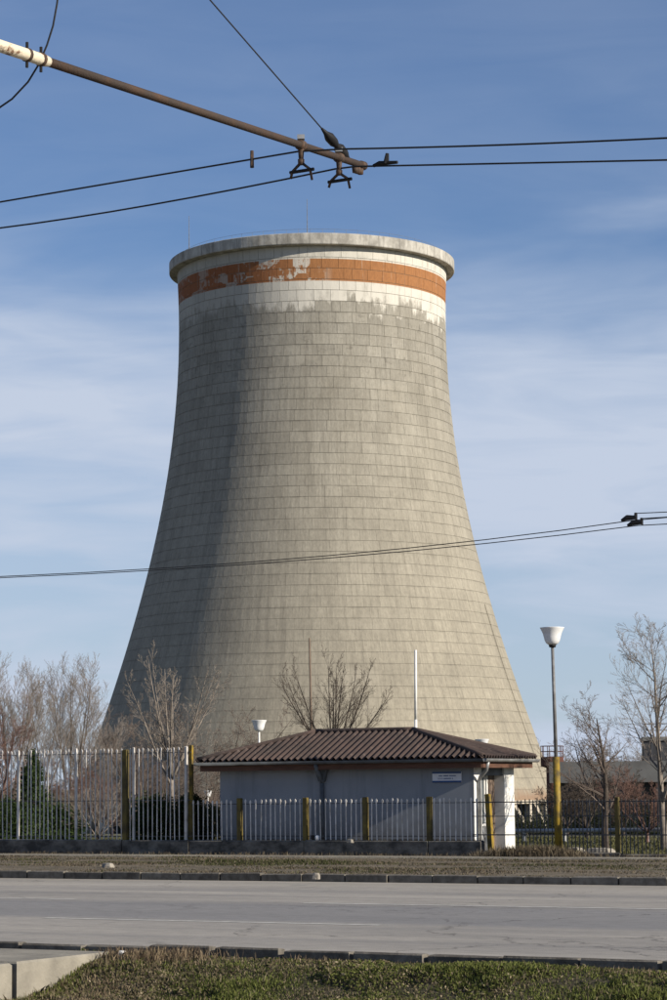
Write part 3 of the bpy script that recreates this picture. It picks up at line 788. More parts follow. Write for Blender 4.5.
# dark railing on the right
sR2 = s_at(800, TFc)
fence('dark_railing', 'dark grey railing of thin upright bars to the right of the porch', s_at(470, TFc), sR2, 0.092, at_t(600, 797, TFc).z, M['bar_dark'],
      [(at_t(600, 801.5, TFc).z, 0.025), (at_t(600, 816, TFc).z, 0.016), (at_t(600, 835, TFc).z, 0.025)],
      [(s_at(617, TFc), 0.085, at_t(600, 797, TFc).z, M['post_olive'], 0.0), (s_at(700, TFc), 0.10, at_t(600, 797, TFc).z, M['post_olive'], 0)],
      off=0.06, bar_w=0.020, bars_from=s_at(517, TFc), zb=0.06, tip=False)
kb = thing('plinth_wall', 'low broken dark concrete footing under the dark railing on the right', 'wall', st(0, TFc, 0), -AN)
kc = [s_at(484, TFc), s_at(552, TFc), s_at(622, TFc), s_at(700, TFc), sR2]
for a, b_ in zip(kc, kc[1:]):
    MB().cbox(a + 0.02, b_ - 0.02, -0.11 + frng.uniform(-.02, .02), 0.03, -0.15, 0.21 + frng.uniform(-.03, .03), 0.03, 0.02, frng).build('wall_block', M['plinth'], kb)
# low pipe rail in the yard behind the railing
pr0 = at_Y(505, 831, 70); pr1 = at_Y(760, 829, 64)
pipe = thing('pipe_rail', 'pale horizontal pipe on short posts in the yard behind the railing', 'pipe', (pr0.x, pr0.y, 0.0))
MB().tube([(0, 0, pr0.z), (pr1.x - pr0.x, pr1.y - pr0.y, pr1.z)], 0.055, 8).build('pipe', M['gutter_light'], pipe, True)
for k in range(6):
    f_ = (k + 0.5) / 6; q = pr0.lerp(pr1, f_)
    MB().tube([(q.x - pr0.x, q.y - pr0.y, -0.1), (q.x - pr0.x, q.y - pr0.y, q.z - 0.04)], 0.05, 8).build('post', M['gutter_light'], pipe)

# ------------------------------------------------------------------ lamps, masts, small things
def lamp_bowl(mbh):
    b = MB(); b.lathe([(0.035, 0.0), (0.09, 0.0), (0.135, 0.03), (0.168, 0.09), (0.188, 0.17), (0.206, 0.24), (0.232, 0.30), (0.266, 0.365), (0.272, 0.378), (0.25, 0.382), (0.0, 0.39)], 28, (0, 0, mbh)); return b
lt = at_Y(552, 627, 54.5)
lb = Vector((lt.x, lt.y, 0.05)); hh = lt.z - 0.05
lamp = thing('street_lamp', 'tall street lamp with white bowl and yellow foot right of the guard house', 'street lamp', lb, 0, 'white bowl lamps')
zy = at_Y(553, 757, 54.5).z - 0.05
MB().tube([(0.05, 0, -0.2), (0.03, 0, zy)], [0.088, 0.075], 12).build('lower_shaft', M['post_yellow'], lamp, True)
MB().tube([(0.03, 0, zy), (0.0, 0, hh - 0.37)], [0.042, 0.034], 10).build('pole', M['lamp_pole'], lamp, True)
MB().lathe([(0.0, -0.06), (0.07, -0.06), (0.085, 0.0), (0.06, 0.02)], 16, (0, 0, hh - 0.39)).build('collar', M['black'], lamp, True)
lamp_bowl(hh - 0.39).build('bowl', M['lamp'], lamp, True)
def small_lamp(px, py, Y, label, pole=True):
    q = at_Y(px, py, Y); gz = ground_z(q.x, q.y); h = q.z - gz
    o = thing('street_lamp', label, 'street lamp', (q.x, q.y, gz), 0, 'white bowl lamps')
    MB().tube([(0, 0, -0.2), (0, 0, h - 0.37)], [0.04, 0.032], 8).build('pole', M['white_paint'], o, True)
    lamp_bowl(h - 0.39).build('bowl', M['lamp'], o, True)
small_lamp(259, 720, 86, 'white bowl lamp rising behind the left end of the corrugated roof')
small_lamp(482, 739, 92, 'white bowl lamp peeping over the right slope of the corrugated roof')
small_lamp(208, 790.5, 150, 'tiny far white bowl lamp just left of the blue-grey wall')
q = at_Y(414.5, 650, 90)
mast = thing('white_mast', 'thin white mast rising behind the roof against the tower', 'mast', (q.x - 0.04, q.y, ground_z(q.x, q.y)))
hm = q.z - ground_z(q.x, q.y)
MB().tube([(0, 0, -0.2), (0.05, 0, hm * 0.62)], [0.06, 0.055], 8).build('lower_tube', M['white_paint'], mast, True)
MB().tube([(0.05, 0, hm * 0.62), (0.08, 0, hm)], [0.052, 0.045], 8).build('upper_tube', M['white_paint'], mast, True)
q = at_Y(309.5, 638, 82)
wp = MB().tube([(0, 0, -0.2), (0.03, 0, (q.z - ground_z(q.x, q.y)) * .5), (0.0, 0, q.z - ground_z(q.x, q.y))], [0.05, 0.045, 0.03], 7).build('wooden_pole', M['wood_pole'], None, True, (q.x, q.y, ground_z(q.x, q.y)))
tag(wp, 'thin brown pole standing beside the bare tree behind the roof', 'pole')
# floodlight on the plinth wall
fl = thing('floodlight', 'small white and black floodlight on the wall below the fence bars', 'floodlight', st(s_at(316, TFc), TFc - 0.055, ZP), -AN)
MB().b2(-0.09, 0.02, -0.03, 0.05, 0.03, 0.12).build('housing', M['black'], fl)
MB().lathe([(0.01, 0.0), (0.04, 0.005), (0.055, 0.05), (0.05, 0.11), (0.0, 0.12)], 14, (0.07, 0, 0.0)).build('lens', M['lamp'], fl, True)
MB().b2(-0.06, 0.0, -0.02, 0.03, -0.01, 0.035).build('bracket', M['black'], fl)
# stones and lumps lying on the verge
srng = random.Random(21)
def lump(name, px, py, z, sx, sy, sz, label, m, group='lumps lying on the verge'):
    p = at_z(px, py, z); b = MB(); n = 8
    P = []
    for k, (f_, h) in enumerate(((1.0, -0.03), (1.0, sz * 0.45), (0.8, sz * 0.9), (0.4, sz))):
        for i in range(n):
            a = 2 * math.pi * i / n; rr = f_ * srng.uniform(0.8, 1.1)
            P.append((sx / 2 * rr * math.copysign(abs(math.cos(a)) ** 0.6, math.cos(a)), sy / 2 * rr * math.copysign(abs(math.sin(a)) ** 0.6, math.sin(a)), h))
    b.add(P, [(k * n + i, k * n + (i + 1) % n, (k + 1) * n + (i + 1) % n, (k + 1) * n + i) for k in range(3) for i in range(n)] + [tuple(3 * n + i for i in range(n))])
    o = b.build(name, m, None, False, (p.x, p.y, z)); o.rotation_euler = (0, 0, -AN + srng.uniform(-.3, .3))
    return tag(o, label, 'stone', group)
lump('stone_block', 108, 868, 0.12, 0.30, 0.2, 0.10, 'pale squared stone lying alone on the left part of the dry verge', M['rubble'])
lump('concrete_lump', 600, 855, 0.11, 0.75, 0.35, 0.16, 'flat broken concrete lump at the foot of the dark railing', M['rubble'])
lump('concrete_lump', 575, 853, 0.11, 0.45, 0.3, 0.13, 'small grey concrete lump between the lamp foot and the bare tree', M['rubble'])
lump('stone_block', 350, 841.5, ZP, 0.2, 0.10, 0.05, 'thin pale stone left on top of the plinth wall', M['rubble'])
lump('stone_block', 316, 877.5, 0.135, 0.14, 0.10, 0.08, 'small pale stone on the far kerb', M['rubble'])
p_ = at_z(122, 949, 0.03)
lump('white_stone', 122, 956.0, 0.02, 0.08, 0.07, 0.055, 'small white stone in the dry weeds by the near kerb', M['white_paint'])

# ------------------------------------------------------------------ distant buildings
b0 = at_Y(560, 762, 125); shed_g = ground_z(b0.x, b0.y) - 0.3
shed = thing('long_shed', 'long low grey shed behind the bare trees on the right', 'building', (b0.x, b0.y, shed_g), R(-10))
hs = b0.z - shed_g
MB().b2(0, 34, 0, 10, 0, hs - 1.05).build('wall', M['shed_dark'], shed)
MB().b2(-0.5, 34.5, -0.6, 10.5, hs - 1.05, hs).build('roof_slab', M['shed'], shed)
for k in range(9):
    MB().b2(1.2 + k * 3.6, 1.2 + k * 3.6 + 0.35, -0.35, 0.0 - 0.004, 0, hs - 1.054).build('pilaster', M['shed'], shed)
    if k < 8:
        wnd = MB().b2(2.2 + k * 3.6, 4.2 + k * 3.6, -0.03, -0.004, 0.9, hs - 1.5).build('window', M['glass'], shed)
        MB().b2(3.17 + k * 3.6, 3.23 + k * 3.6, -0.06, -0.031, 0.9, hs - 1.5).build('frame', M['shed'], wnd)
b1 = at_Y(643.5, 737, 190); gz1 = ground_z(b1.x, b1.y) - 0.3
blk_ = thing('dark_block', 'tall dark boxy building at the right edge behind the bare tree', 'building', (b1.x, b1.y, gz1), R(-6))
hb = b1.z - gz1
MB().b2(0, 12, 0, 9, 0, hb - 0.3).build('wall', M['dark_block'], blk_)
MB().b2(-0.12, 12.12, -0.12, 9.12, hb - 0.3, hb).build('roof_edge', M['shed'], blk_)
rl = MB()
for k in range(7): rl.tube([(0.1 + k * 1.9, 0.1, hb), (0.1 + k * 1.9, 0.1, hb + 1.0)], 0.04, 4)
rl.tube([(0.1, 0.1, hb + 1.0), (11.6, 0.1, hb + 1.0)], 0.04, 4); rl.tube([(0.1, 0.1, hb + 0.5), (11.6, 0.1, hb + 0.5)], 0.035, 4)
rl.build('railing', M['lamp_pole'], blk_)
# rusty tank with a red railing beside the tower
k0 = at_Y(552, 757, 205); gk = ground_z(k0.x, k0.y) - 0.2
tank = thing('service_platform', 'rusty tank platform with a red railing beside the foot of the tower', 'platform', (k0.x, k0.y, gk))
hk = k0.z - gk
MB().lathe([(0.5, 0), (0.5, hk - 0.9), (0.95, hk - 0.75), (0.95, hk - 0.05), (0.9, hk), (0.01, hk + 0.05)], 24).build('tank', M['rust_red'], tank)
rl = MB()
for k in range(10):
    a = 2 * math.pi * k / 10; rl.tube([(0.92 * math.cos(a), 0.92 * math.sin(a), hk - 0.1), (0.92 * math.cos(a), 0.92 * math.sin(a), hk + 0.9)], 0.03, 4)
for z in (0.45, 0.9): rl.tube([(0.92 * math.cos(2 * math.pi * k / 20), 0.92 * math.sin(2 * math.pi * k / 20), hk + z) for k in range(21)], 0.03, 4, False)
rl.build('railing', M['rust_red'], tank)

# ------------------------------------------------------------------ trees
def grow_tree(seed, H, tr, levels, nch, lens, angs, wander, up, base_split=None, minr=0.004, trunk_frac=1.0, first=0.25, fork=0.06, lean=0.02, thin=0.55):
    """bare tree: tapering trunk(s) with limbs, branches and twigs. fork = height share at which several stems part"""
    rg = random.Random(seed)
    trunk, crown = MB(), MB()
    def rv(): return Vector((rg.gauss(0, 1), rg.gauss(0, 1), rg.gauss(0, 1)))
    def branch(p, d, L, r, lv, mb):
        seg = (8, 6, 5, 4, 3, 3)[lv]
        pts = [p.copy()]; rr = [r]; dd = d.copy()
        for i in range(seg):
            dd = (dd + rv() * wander * (1 + 0.25 * lv) + Vector((0, 0, up[lv] / seg))).normalized()
            p = p + dd * (L / seg); pts.append(p.copy())
            f_ = (i + 1) / seg
            rr.append(max(minr * 0.55, r * (1 - 0.88 * f_)))
        mb.tube(pts, rr, (8, 5, 4, 3, 3, 3)[lv], lv == 0)
        if lv + 1 >= levels: return
        n = nch[lv]; n = max(1, int(round(n * rg.uniform(0.8, 1.2))))
        f0 = first if lv == 0 else 0.15
        for k in range(n):
            f_ = f0 + (0.98 - f0) * (k + rg.random()) / n
            i = min(seg - 1, int(f_ * seg)); fr = f_ * seg - i
            q = pts[i].lerp(pts[i + 1], fr); bd = (pts[i + 1] - pts[i]).normalized()
            side = bd.cross(rv())
            if side.length < 1e-4: continue
            side.normalize()
            an = R(angs[lv] * rg.uniform(0.65, 1.3))
            nd = bd * math.cos(an) + side * math.sin(an)
            ln = L * lens[lv] * rg.uniform(0.6, 1.2) * (1.0 - (0.55 if lv == 0 else 0.4) * (f_ - f0) / (1 - f0))
            rl_ = rr[i] + (rr[i + 1] - rr[i]) * fr
            branch(q, nd, ln, max(minr, rl_ * thin * rg.uniform(0.7, 1.1)), lv + 1, crown)
    if base_split:
        k, sp = base_split; fh = max(0.3, H * fork)
        trunk.tube([(0, 0, -0.3), (0, 0, 0.1), (0.015, 0, fh * 0.5), (0.0, 0.01, fh + 0.05)], [tr * 1.5, tr * 1.25, tr * 1.05, tr * 0.9], 8)
        for i in range(k):
            a = 2 * math.pi * (i + rg.uniform(-.3, .3)) / k
            an = R(sp) * rg.uniform(0.3, 1.1)
            d = Vector((math.cos(a) * math.sin(an), math.sin(a) * math.sin(an), math.cos(an)))
            branch(Vector((0, 0, fh - rg.uniform(0, 0.15) * fh)), d, (H - fh) * rg.uniform(0.78, 1.0), tr * rg.uniform(0.45, 0.65), 0, trunk)
    else:
        branch(Vector((0, 0, -0.25)), Vector((lean, 0.0, 1)), H * trunk_frac, tr, 0, trunk)
    return trunk, crown
def place_tree(name, label, px, ytop, Y, m, group, twig=None, **kw):
    q = at_Y(px, ytop, Y); gz = ground_z(q.x, q.y)
    Hh = q.z - gz
    tr_, cr_ = grow_tree(H=Hh, **kw)
    zmax = max(v[2] for v in tr_.v + cr_.v); k = Hh / zmax
    for b in (tr_, cr_): b.v = [(x * k, y * k, z * k if z > 0 else z) for x, y, z in b.v]
    o = thing(name, label, 'shrub' if 'shrub' in name else 'tree', (q.x, q.y, gz), 0, group)
    tr_.build('trunk' if 'shrub' not in name else 'stem', m, o, True)
    cr_.build('crown', twig or m, o)
    return o
GL, GR = 'bare trees on the left', 'bare trees on the right'
up_fan = dict(levels=5, nch=(15, 8, 5, 3), lens=(0.42, 0.50, 0.50, 0.5), angs=(30, 30, 30, 32), wander=0.035, up=(0.15, 0.55, 0.35, 0.2, 0.1), thin=0.5)
place_tree('bare_tree', 'leafless upright tree at the left edge, tallest of the far grey group', 12, 641, 118, M['bark_mid'], GL, M['twig_haze'], seed=1, tr=0.12, base_split=(6, 20), minr=0.006, fork=0.12, **up_fan)
place_tree('bare_tree', 'leafless grey tree just right of the tallest one in the far left group', 40, 655, 124, M['bark_mid'], GL, M['twig_haze'], seed=2, tr=0.11, base_split=(5, 16), minr=0.006, fork=0.12, **up_fan)
place_tree('bare_tree', 'leafless pale fan-shaped tree nearest the left flank of the tower', 72, 652, 128, M['bark_mid'], GL, M['twig_haze'], seed=3, tr=0.12, base_split=(6, 19), minr=0.006, fork=0.12, **up_fan)
place_tree('bare_tree', 'small leafless tree half hidden against the tower foot on the left', 97, 715, 140, M['bark_mid'], GL, M['twig_haze'], seed=31, tr=0.09, base_split=(5, 22), minr=0.007, fork=0.12, **up_fan)
low = dict(levels=5, nch=(11, 7, 5, 3), lens=(0.42, 0.48, 0.5, 0.5), angs=(44, 40, 38, 38), wander=0.06, thin=0.5)
place_tree('bare_tree', 'reddish brown bushy leafless tree at the left edge above the fence', -6, 694, 84, M['bark_red'], GL, M['bark_red'], seed=4, tr=0.09, base_split=(5, 34), minr=0.004, up=(0.05, 0.2, 0.2, 0.1, 0.1), **low)
place_tree('bare_tree', 'pale barked leafless tree with upright stems in front of the shaded tower flank', 171, 637, 68, M['bark_pale'], GL, M['bark_pale'], seed=16, tr=0.075, base_split=(9, 36), minr=0.004, levels=5, nch=(13, 6, 4, 2), lens=(0.34, 0.42, 0.45, 0.5), angs=(40, 36, 35, 35), wander=0.022, up=(0.35, 0.6, 0.3, 0.2, 0.1), first=0.10, fork=0.34, thin=0.5)
place_tree('bare_tree', 'low tangled brown leafless tree between the tall fence and the tower', 137, 700, 76, M['bark_mid'], GL, M['bark_mid'], seed=13, tr=0.09, base_split=(6, 50), minr=0.004, up=(0.1, 0.2, 0.1, 0.1, 0.1), **low)
place_tree('bare_tree', 'twiggy brown leafless tree behind the left eave of the guard house', 208, 690, 96, M['bark_mid'], GL, M['bark_mid'], seed=14, tr=0.09, base_split=(6, 44), minr=0.005, up=(0.1, 0.3, 0.1, 0.1, 0.1), **low)
place_tree('bare_tree', 'dark spreading leafless tree behind the roof of the guard house', 332, 643, 80, M['bark_dark'], None, M['bark_dark'], seed=33, tr=0.075, base_split=(10, 50), minr=0.0038, levels=5, nch=(11, 6, 4, 2), lens=(0.34, 0.44, 0.5, 0.5), angs=(30, 30, 32, 32), wander=0.022, up=(0.45, 0.35, 0.25, 0.1, 0.1), fork=0.40, thin=0.5)
place_tree('bare_tree', 'short dark leafless tree with crooked limbs right of the lamp', 602, 680, 56.5, M['bark_dark'], GR, M['bark_mid'], seed=47, tr=0.115, minr=0.0036, levels=5, nch=(15, 9, 6, 4), lens=(0.56, 0.46, 0.5, 0.5), angs=(56, 44, 40, 38), wander=0.07, up=(0.15, 0.5, 0.3, 0.2, 0.1), first=0.30, trunk_frac=0.95, thin=0.58)
place_tree('bare_tree', 'tall pale leafless tree at the right edge', 658, 611, 60, M['bark_pale'], GR, M['twig_haze'], seed=52, tr=0.105, minr=0.004, levels=5, nch=(20, 9, 6, 4), lens=(0.56, 0.46, 0.5, 0.5), angs=(50, 40, 38, 36), wander=0.045, up=(0.15, 0.45, 0.3, 0.2, 0.1), first=0.22, trunk_frac=0.95, lean=-0.01, thin=0.55)
place_tree('bare_shrub', 'reddish leafless shrub tangled behind the railing at the right edge', 645, 755, 66, M['bark_red'], GR, M['bark_red'], seed=61, tr=0.04, base_split=(10, 55), minr=0.004, up=(0.1, 0.1, 0.1, 0.1, 0.1), **low)
place_tree('bare_shrub', 'low dark leafless shrub behind the railing between lamp and bare tree', 585, 770, 72, M['bark_dark'], GR, M['bark_dark'], seed=62, tr=0.04, base_split=(10, 55), minr=0.004, up=(0.1, 0.1, 0.1, 0.1, 0.1), **low)
place_tree('bare_shrub', 'brown leafless shrub behind the pipe rail left of the short dark tree', 566, 778, 78, M['bark_mid'], GR, M['bark_dark'], seed=64, tr=0.04, base_split=(10, 55), minr=0.0045, up=(0.1, 0.1, 0.1, 0.1, 0.1), **low)
place_tree('bare_shrub', 'dark leafless shrub behind the pipe rail right of the short dark tree', 622, 768, 76, M['bark_dark'], GR, M['bark_dark'], seed=65, tr=0.04, base_split=(10, 55), minr=0.0045, up=(0.1, 0.1, 0.1, 0.1, 0.1), **low)
place_tree('bare_shrub', 'pale round leafless shrub behind the tall white fence bars', 98, 775, 64, M['bark_pale'], GL, M['bark_pale'], seed=63, tr=0.03, base_split=(11, 52), minr=0.0035, levels=4, nch=(9, 6, 4), lens=(0.42, 0.5, 0.5), angs=(36, 36, 36), wander=0.05, up=(0.2, 0.2, 0.1, 0.1))
for k, (px, yt, Y, m_, lab) in enumerate(((5, 742, 88, 'bark_mid', 'brown leafless undergrowth shrub at the left edge behind the low evergreen'), (52, 752, 92, 'bark_mid', 'brown leafless undergrowth shrub just right of the pointed evergreen'),
        (112, 748, 86, 'bark_red', 'reddish leafless undergrowth shrub left of the thick olive fence post'), (150, 745, 84, 'bark_mid', 'brown leafless undergrowth shrub below the pale barked tree'), (206, 742, 80, 'bark_mid', 'brown leafless undergrowth shrub beside the left end of the guard house'))):
    place_tree('bare_shrub', lab, px, yt, Y, M[m_], 'undergrowth behind the tall fence', M[m_], seed=80 + k, tr=0.04, base_split=(11, 58), minr=0.0045, up=(0.1, 0.1, 0.1, 0.1, 0.1), **low)
# a hazy line of far trees on the right, each a tree of its own
for k, (px, yt, Y) in enumerate(((540, 742, 300), (562, 745, 290), (580, 738, 310), (598, 744, 285), (618, 740, 300), (634, 748, 290), (664, 735, 300), (690, 742, 300))):
    place_tree('far_tree', 'far hazy leafless tree, number %s from the tower in the row above the shed' % ('one', 'two', 'three', 'four', 'five', 'six', 'seven', 'eight')[k], px, yt, Y, M['twig_haze'], 'far trees above the shed', M['twig_haze'], seed=70 + k, tr=0.2, base_split=(5, 40), minr=0.016, levels=4, nch=(12, 8, 6), lens=(0.45, 0.5, 0.5), angs=(42, 40, 38), wander=0.08, up=(0.2, 0.4, 0.2, 0.1))

# evergreens: leaf-sized faces spread through the crown
def leaf_cloud(pts, nrm_sz, cols, name, parent=None, loc=None, seed=0):
    """pts (n,3), sizes (n,), colours (n,3): one small quad per leaf"""
    rg = np.random.default_rng(seed); n = len(pts)
    u = rg.normal(size=(n, 3)); u /= np.linalg.norm(u, axis=1)[:, None]
    v = rg.normal(size=(n, 3)); v -= u * (u * v).sum(1)[:, None]; v /= np.linalg.norm(v, axis=1)[:, None]
    sz = nrm_sz[:, None]
    V = np.stack([pts - u * sz, pts + v * sz * 0.45, pts + u * sz, pts - v * sz * 0.45], 1).reshape(-1, 3)
    return np_mesh(name, V, 4, np.repeat(cols, 4, 0), parent, loc)
def np_mesh(name, V, k, cols, parent=None, loc=None):
    n = len(V) // k
    me = bpy.data.meshes.new(name); me.vertices.add(len(V)); me.vertices.foreach_set('co', np.ascontiguousarray(V, dtype=np.float32).ravel())
    me.loops.add(len(V)); me.loops.foreach_set('vertex_index', np.arange(len(V), dtype=np.int32))
    me.polygons.add(n); me.polygons.foreach_set('loop_start', np.arange(0, len(V), k, dtype=np.int32)); me.polygons.foreach_set('loop_total', np.full(n, k, dtype=np.int32))
    a = me.attributes.new('col', 'FLOAT_COLOR', 'POINT'); a.data.foreach_set('color', np.hstack([cols, np.ones((len(cols), 1))]).astype(np.float32).ravel())
    me.update(); me.validate(); me.materials.append(M['leaf'])
    return link(name, me, parent, loc)
def evergreen(name, label, px, ytop, Y, rbase, seed, shape='cone', n=12000, c0=(0.022, 0.040, 0.014), c1=(0.055, 0.080, 0.025)):
    q = at_Y(px, ytop, Y); gz = ground_z(q.x, q.y); h = q.z - gz
    o = thing(name, label, 'shrub' if 'shrub' in name else 'tree', (q.x, q.y, gz), 0, 'evergreens behind the fence')
    rg = np.random.default_rng(seed)
    MB().tube([(0, 0, -0.2), (0, 0, h * 0.8)], [0.06, 0.02], 6).build('trunk', M['bark_dark'], o)
    nc = 150; cz = rg.random(nc) ** (1.2 if shape == 'cone' else 0.9); ca = rg.random(nc) * 6.283
    prof_ = (1 - cz) ** 0.75 if shape == 'cone' else np.sqrt(np.clip(1 - (2 * cz - 0.9) ** 2 * 0.9, 0.02, 1))
    cr = rbase * prof_ * (0.55 + 0.5 * rg.random(nc))
    cen = np.stack([cr * np.cos(ca), cr * np.sin(ca), 0.12 + cz * (h - (0.15 if shape == 'cone' else 0.34))], 1)
    idx = rg.integers(0, nc, n)
    pts = cen[idx] + rg.normal(size=(n, 3)) * np.array([0.12, 0.12, 0.14]) * (0.4 + prof_[idx])[:, None] * (rbase / 0.6)
    pts[:, 2] = np.where(pts[:, 2] < 0.02, 0.02 + rg.random(n) * 0.1, pts[:, 2])
    tn = np.clip(rg.random(nc)[idx] * 0.7 + rg.random(n) * 0.3, 0, 1)[:, None]
    cols = np.array(c0) * (1 - tn) + np.array(c1) * tn
    leaf_cloud(pts, rg.uniform(0.022, 0.05, n), cols, 'crown', o, None, seed + 1)
evergreen('evergreen_tree', 'dark pointed evergreen behind the tall fence at the left', 33, 752, 63.5, 0.55, 1)
evergreen('evergreen_shrub', 'low dark evergreen shrub filling the fence at the left edge', 8, 795, 63.0, 0.55, 2, 'round', 9000)
evergreen('evergreen_shrub', 'green evergreen shrub behind the last tall bars before the yellow post', 155, 792, 61.0, 0.60, 3, 'round', 9000, (0.02, 0.034, 0.01), (0.06, 0.085, 0.022))
evergreen('evergreen_shrub', 'narrow dark evergreen shrub right behind the yellow post', 190, 788, 60.5, 0.40, 4, 'round', 9000, (0.018, 0.028, 0.01), (0.045, 0.06, 0.02))
evergreen('evergreen_shrub', 'small olive shrub under the left eave of the guard house', 212, 800, 62.5, 0.40, 5, 'round', 3500, (0.05, 0.05, 0.02), (0.10, 0.10, 0.04))
evergreen('evergreen_shrub', 'dark evergreen shrub between the pointed evergreen and the round bare shrub', 62, 800, 64.0, 0.5, 6, 'round', 8000)
# dark low hedge plants between the yard grass and the tower
for k, (px, yt, Y, rb2) in enumerate(((506, 822, 92, 1.0), (530, 824, 93, 1.1), (556, 822, 92, 1.1), (583, 812, 88, 1.2), (612, 808, 87, 1.2), (642, 806, 86, 1.3), (672, 808, 86, 1.3))):
    evergreen('evergreen_shrub', 'dark low hedge shrub, number %s from the porch beyond the pipe rail' % ('one', 'two', 'three', 'four', 'five', 'six', 'seven')[k], px, yt, Y, rb2, 20 + k, 'round', 4000, (0.014, 0.02, 0.010), (0.04, 0.045, 0.022))

# ------------------------------------------------------------------ trolley wires, bracket arm
arm_end = at_Y(361, 165, 17.2)
# the arm runs square to the road, so find where it crosses the picture's left edge
d0 = ray(0, 46); k_ = d0.x / d0.y
Yl = (arm_end.x - (E2.x / E2.y) * arm_end.y) / (k_ - E2.x / E2.y)
arm_l = at_Y(0, 46, Yl)
ad = (arm_end - arm_l) / (arm_end - arm_l).dot(E2)      # per metre of t
t_end = t_of(arm_end)
def arm_at(t): return arm_end + ad * (t - t_end)
t_pole = 6.0
pbase = arm_at(t_pole)
_n = ray(347, 155).cross(ray(212, 0)); POLE_H = EYE.z - (_n.x * pbase.x + _n.y * pbase.y) / _n.z + 0.1
tp = thing('trolley_pole', 'rusty bracket arm with wire fittings reaching in from the upper left', 'bracket arm', (pbase.x, pbase.y, 0.0))
def L_(p): return Vector(p) - Vector((pbase.x, pbase.y, 0))
MB().tube([(0, 0, -0.6), (0, 0, POLE_H)], [0.14, 0.09], 14).build('mast', M['lamp_pole'], tp, True)
tsl = t_of(at_Y(46, 66, Yl + 0.6)) 
sl = [p for p in [arm_at(t_pole + 0.1)]]
# sleeve end at pixel x = 46
lo, hi = t_pole, t_end
for _ in range(50):
    mid = (lo + hi) / 2; p = arm_at(mid); v = p - EYE; pxx = 333.5 + F * v.dot(RT) / v.dot(FW)
    if v.dot(FW) <= 0 or pxx < 46: lo = mid
    else: hi = mid
t_sl = lo
def t_at_px(px):
    lo, hi = t_pole, t_end + 1
    for _ in range(50):
        mid = (lo + hi) / 2; v = arm_at(mid) - EYE
        if v.dot(FW) <= 0 or 333.5 + F * v.dot(RT) / v.dot(FW) < px: lo = mid
        else: hi = mid
    return lo
MB().tube([L_(arm_at(t_sl)), L_(arm_at(t_end))], [0.028, 0.025], 12).build('arm', M['arm'], tp, True)
slv = MB().tube([L_(arm_at(t_pole)), L_(arm_at(t_sl - 0.02)), L_(arm_at(t_sl + 0.02))], [0.037, 0.036, 0.030], 12).build('sleeve', M['sleeve'], tp, True)
adn = ad.normalized()
def ring(t, r, w, name, m, parent):
    p = L_(arm_at(t)); return MB().tube([p - adn * w / 2, p + adn * w / 2], r, 12).build(name, m, parent, True)
for px in (27, 41): 
    tt = t_at_px(px); ring(tt, 0.041, 0.022, 'clamp', M['hanger'], slv)
    MB().tube([L_(arm_at(tt)) + Vector((0, 0, -0.075)), L_(arm_at(tt)) + Vector((0, 0, 0.075))], 0.009, 6).build('bolt', M['black'], slv)
ring(t_end + 0.02, 0.032, 0.05, 'end_cap', M['hanger'], tp)
# two hangers with forked clamps
def hanger(px, drop, name='hanger'):
    t0 = t_at_px(px); p = L_(arm_at(t0)); dn = Vector((0, 0, -1))
    ring(t0, 0.036, 0.05, 'collar', M['hanger'], tp)
    h = MB(); h.tube([p + dn * 0.02, p + dn * drop * 0.55], [0.022, 0.015], 8)
    h.tube([p + dn * drop * 0.45, p + dn * drop * 0.62], [0.023, 0.022], 8)
    o = h.build(name, M['hanger'], tp, True)
    for sx in (-1, 1):
        MB().tube([p + dn * drop * 0.55, p + dn * drop * 0.8 + E1 * sx * 0.07, p + dn * drop * (1.15 if sx > 0 else 1.02) + E1 * sx * 0.085], [0.011, 0.010, 0.009], 6).build('fork', M['hanger'], o, True)
    MB().tube([p + dn * drop * 0.82 + E1 * -0.09, p + dn * drop * 0.82 + E1 * 0.10], 0.012, 6).build('crossbar', M['black'], o)
    MB().box(p + Vector((0, 0, 0.055)), (0.05, 0.05, 0.03)).build('bolt', M['gutter_light'], o)
    return t0
th1 = hanger(301, 0.22); th2 = hanger(339, 0.20)
# stay rope to the pole head, with an insulator at the arm end
st0 = L_(at_Y(350, 161, (arm_at(t_at_px(350))).y)); top = Vector((0, 0, POLE_H - 0.1))
# aim the stay so that it leaves the frame where the photo shows
q1 = at_Y(212, 0, arm_at(t_at_px(212)).y - 0.0)
sdir = (L_(q1) - st0)
topz = st0 + (top - st0)
ins = MB(); dv = (top - st0).normalized()
ins.tube([st0 + dv * k for k in (0, .05, .09, .16, .20, .24, .31, .36, .42)], [0.012, 0.020, 0.036, 0.040, 0.020, 0.034, 0.036, 0.018, 0.008], 10)
ins.build('insulator', M['black'], tp, True)
MB().tube([st0 + dv * 0.4, top], 0.0055, 6).build('stay_rope', M['wire'], tp)
for dx in (-0.035, 0.0, 0.04):
    MB().tube([L_(arm_at(t_end - 0.05 + dx)) + Vector((0, 0, -0.03)), L_(arm_at(t_end - 0.05 + dx)) + Vector((0, 0, -0.07))], [0.024, 0.020], 8).build('end_bolt', M['hanger'], tp, True)

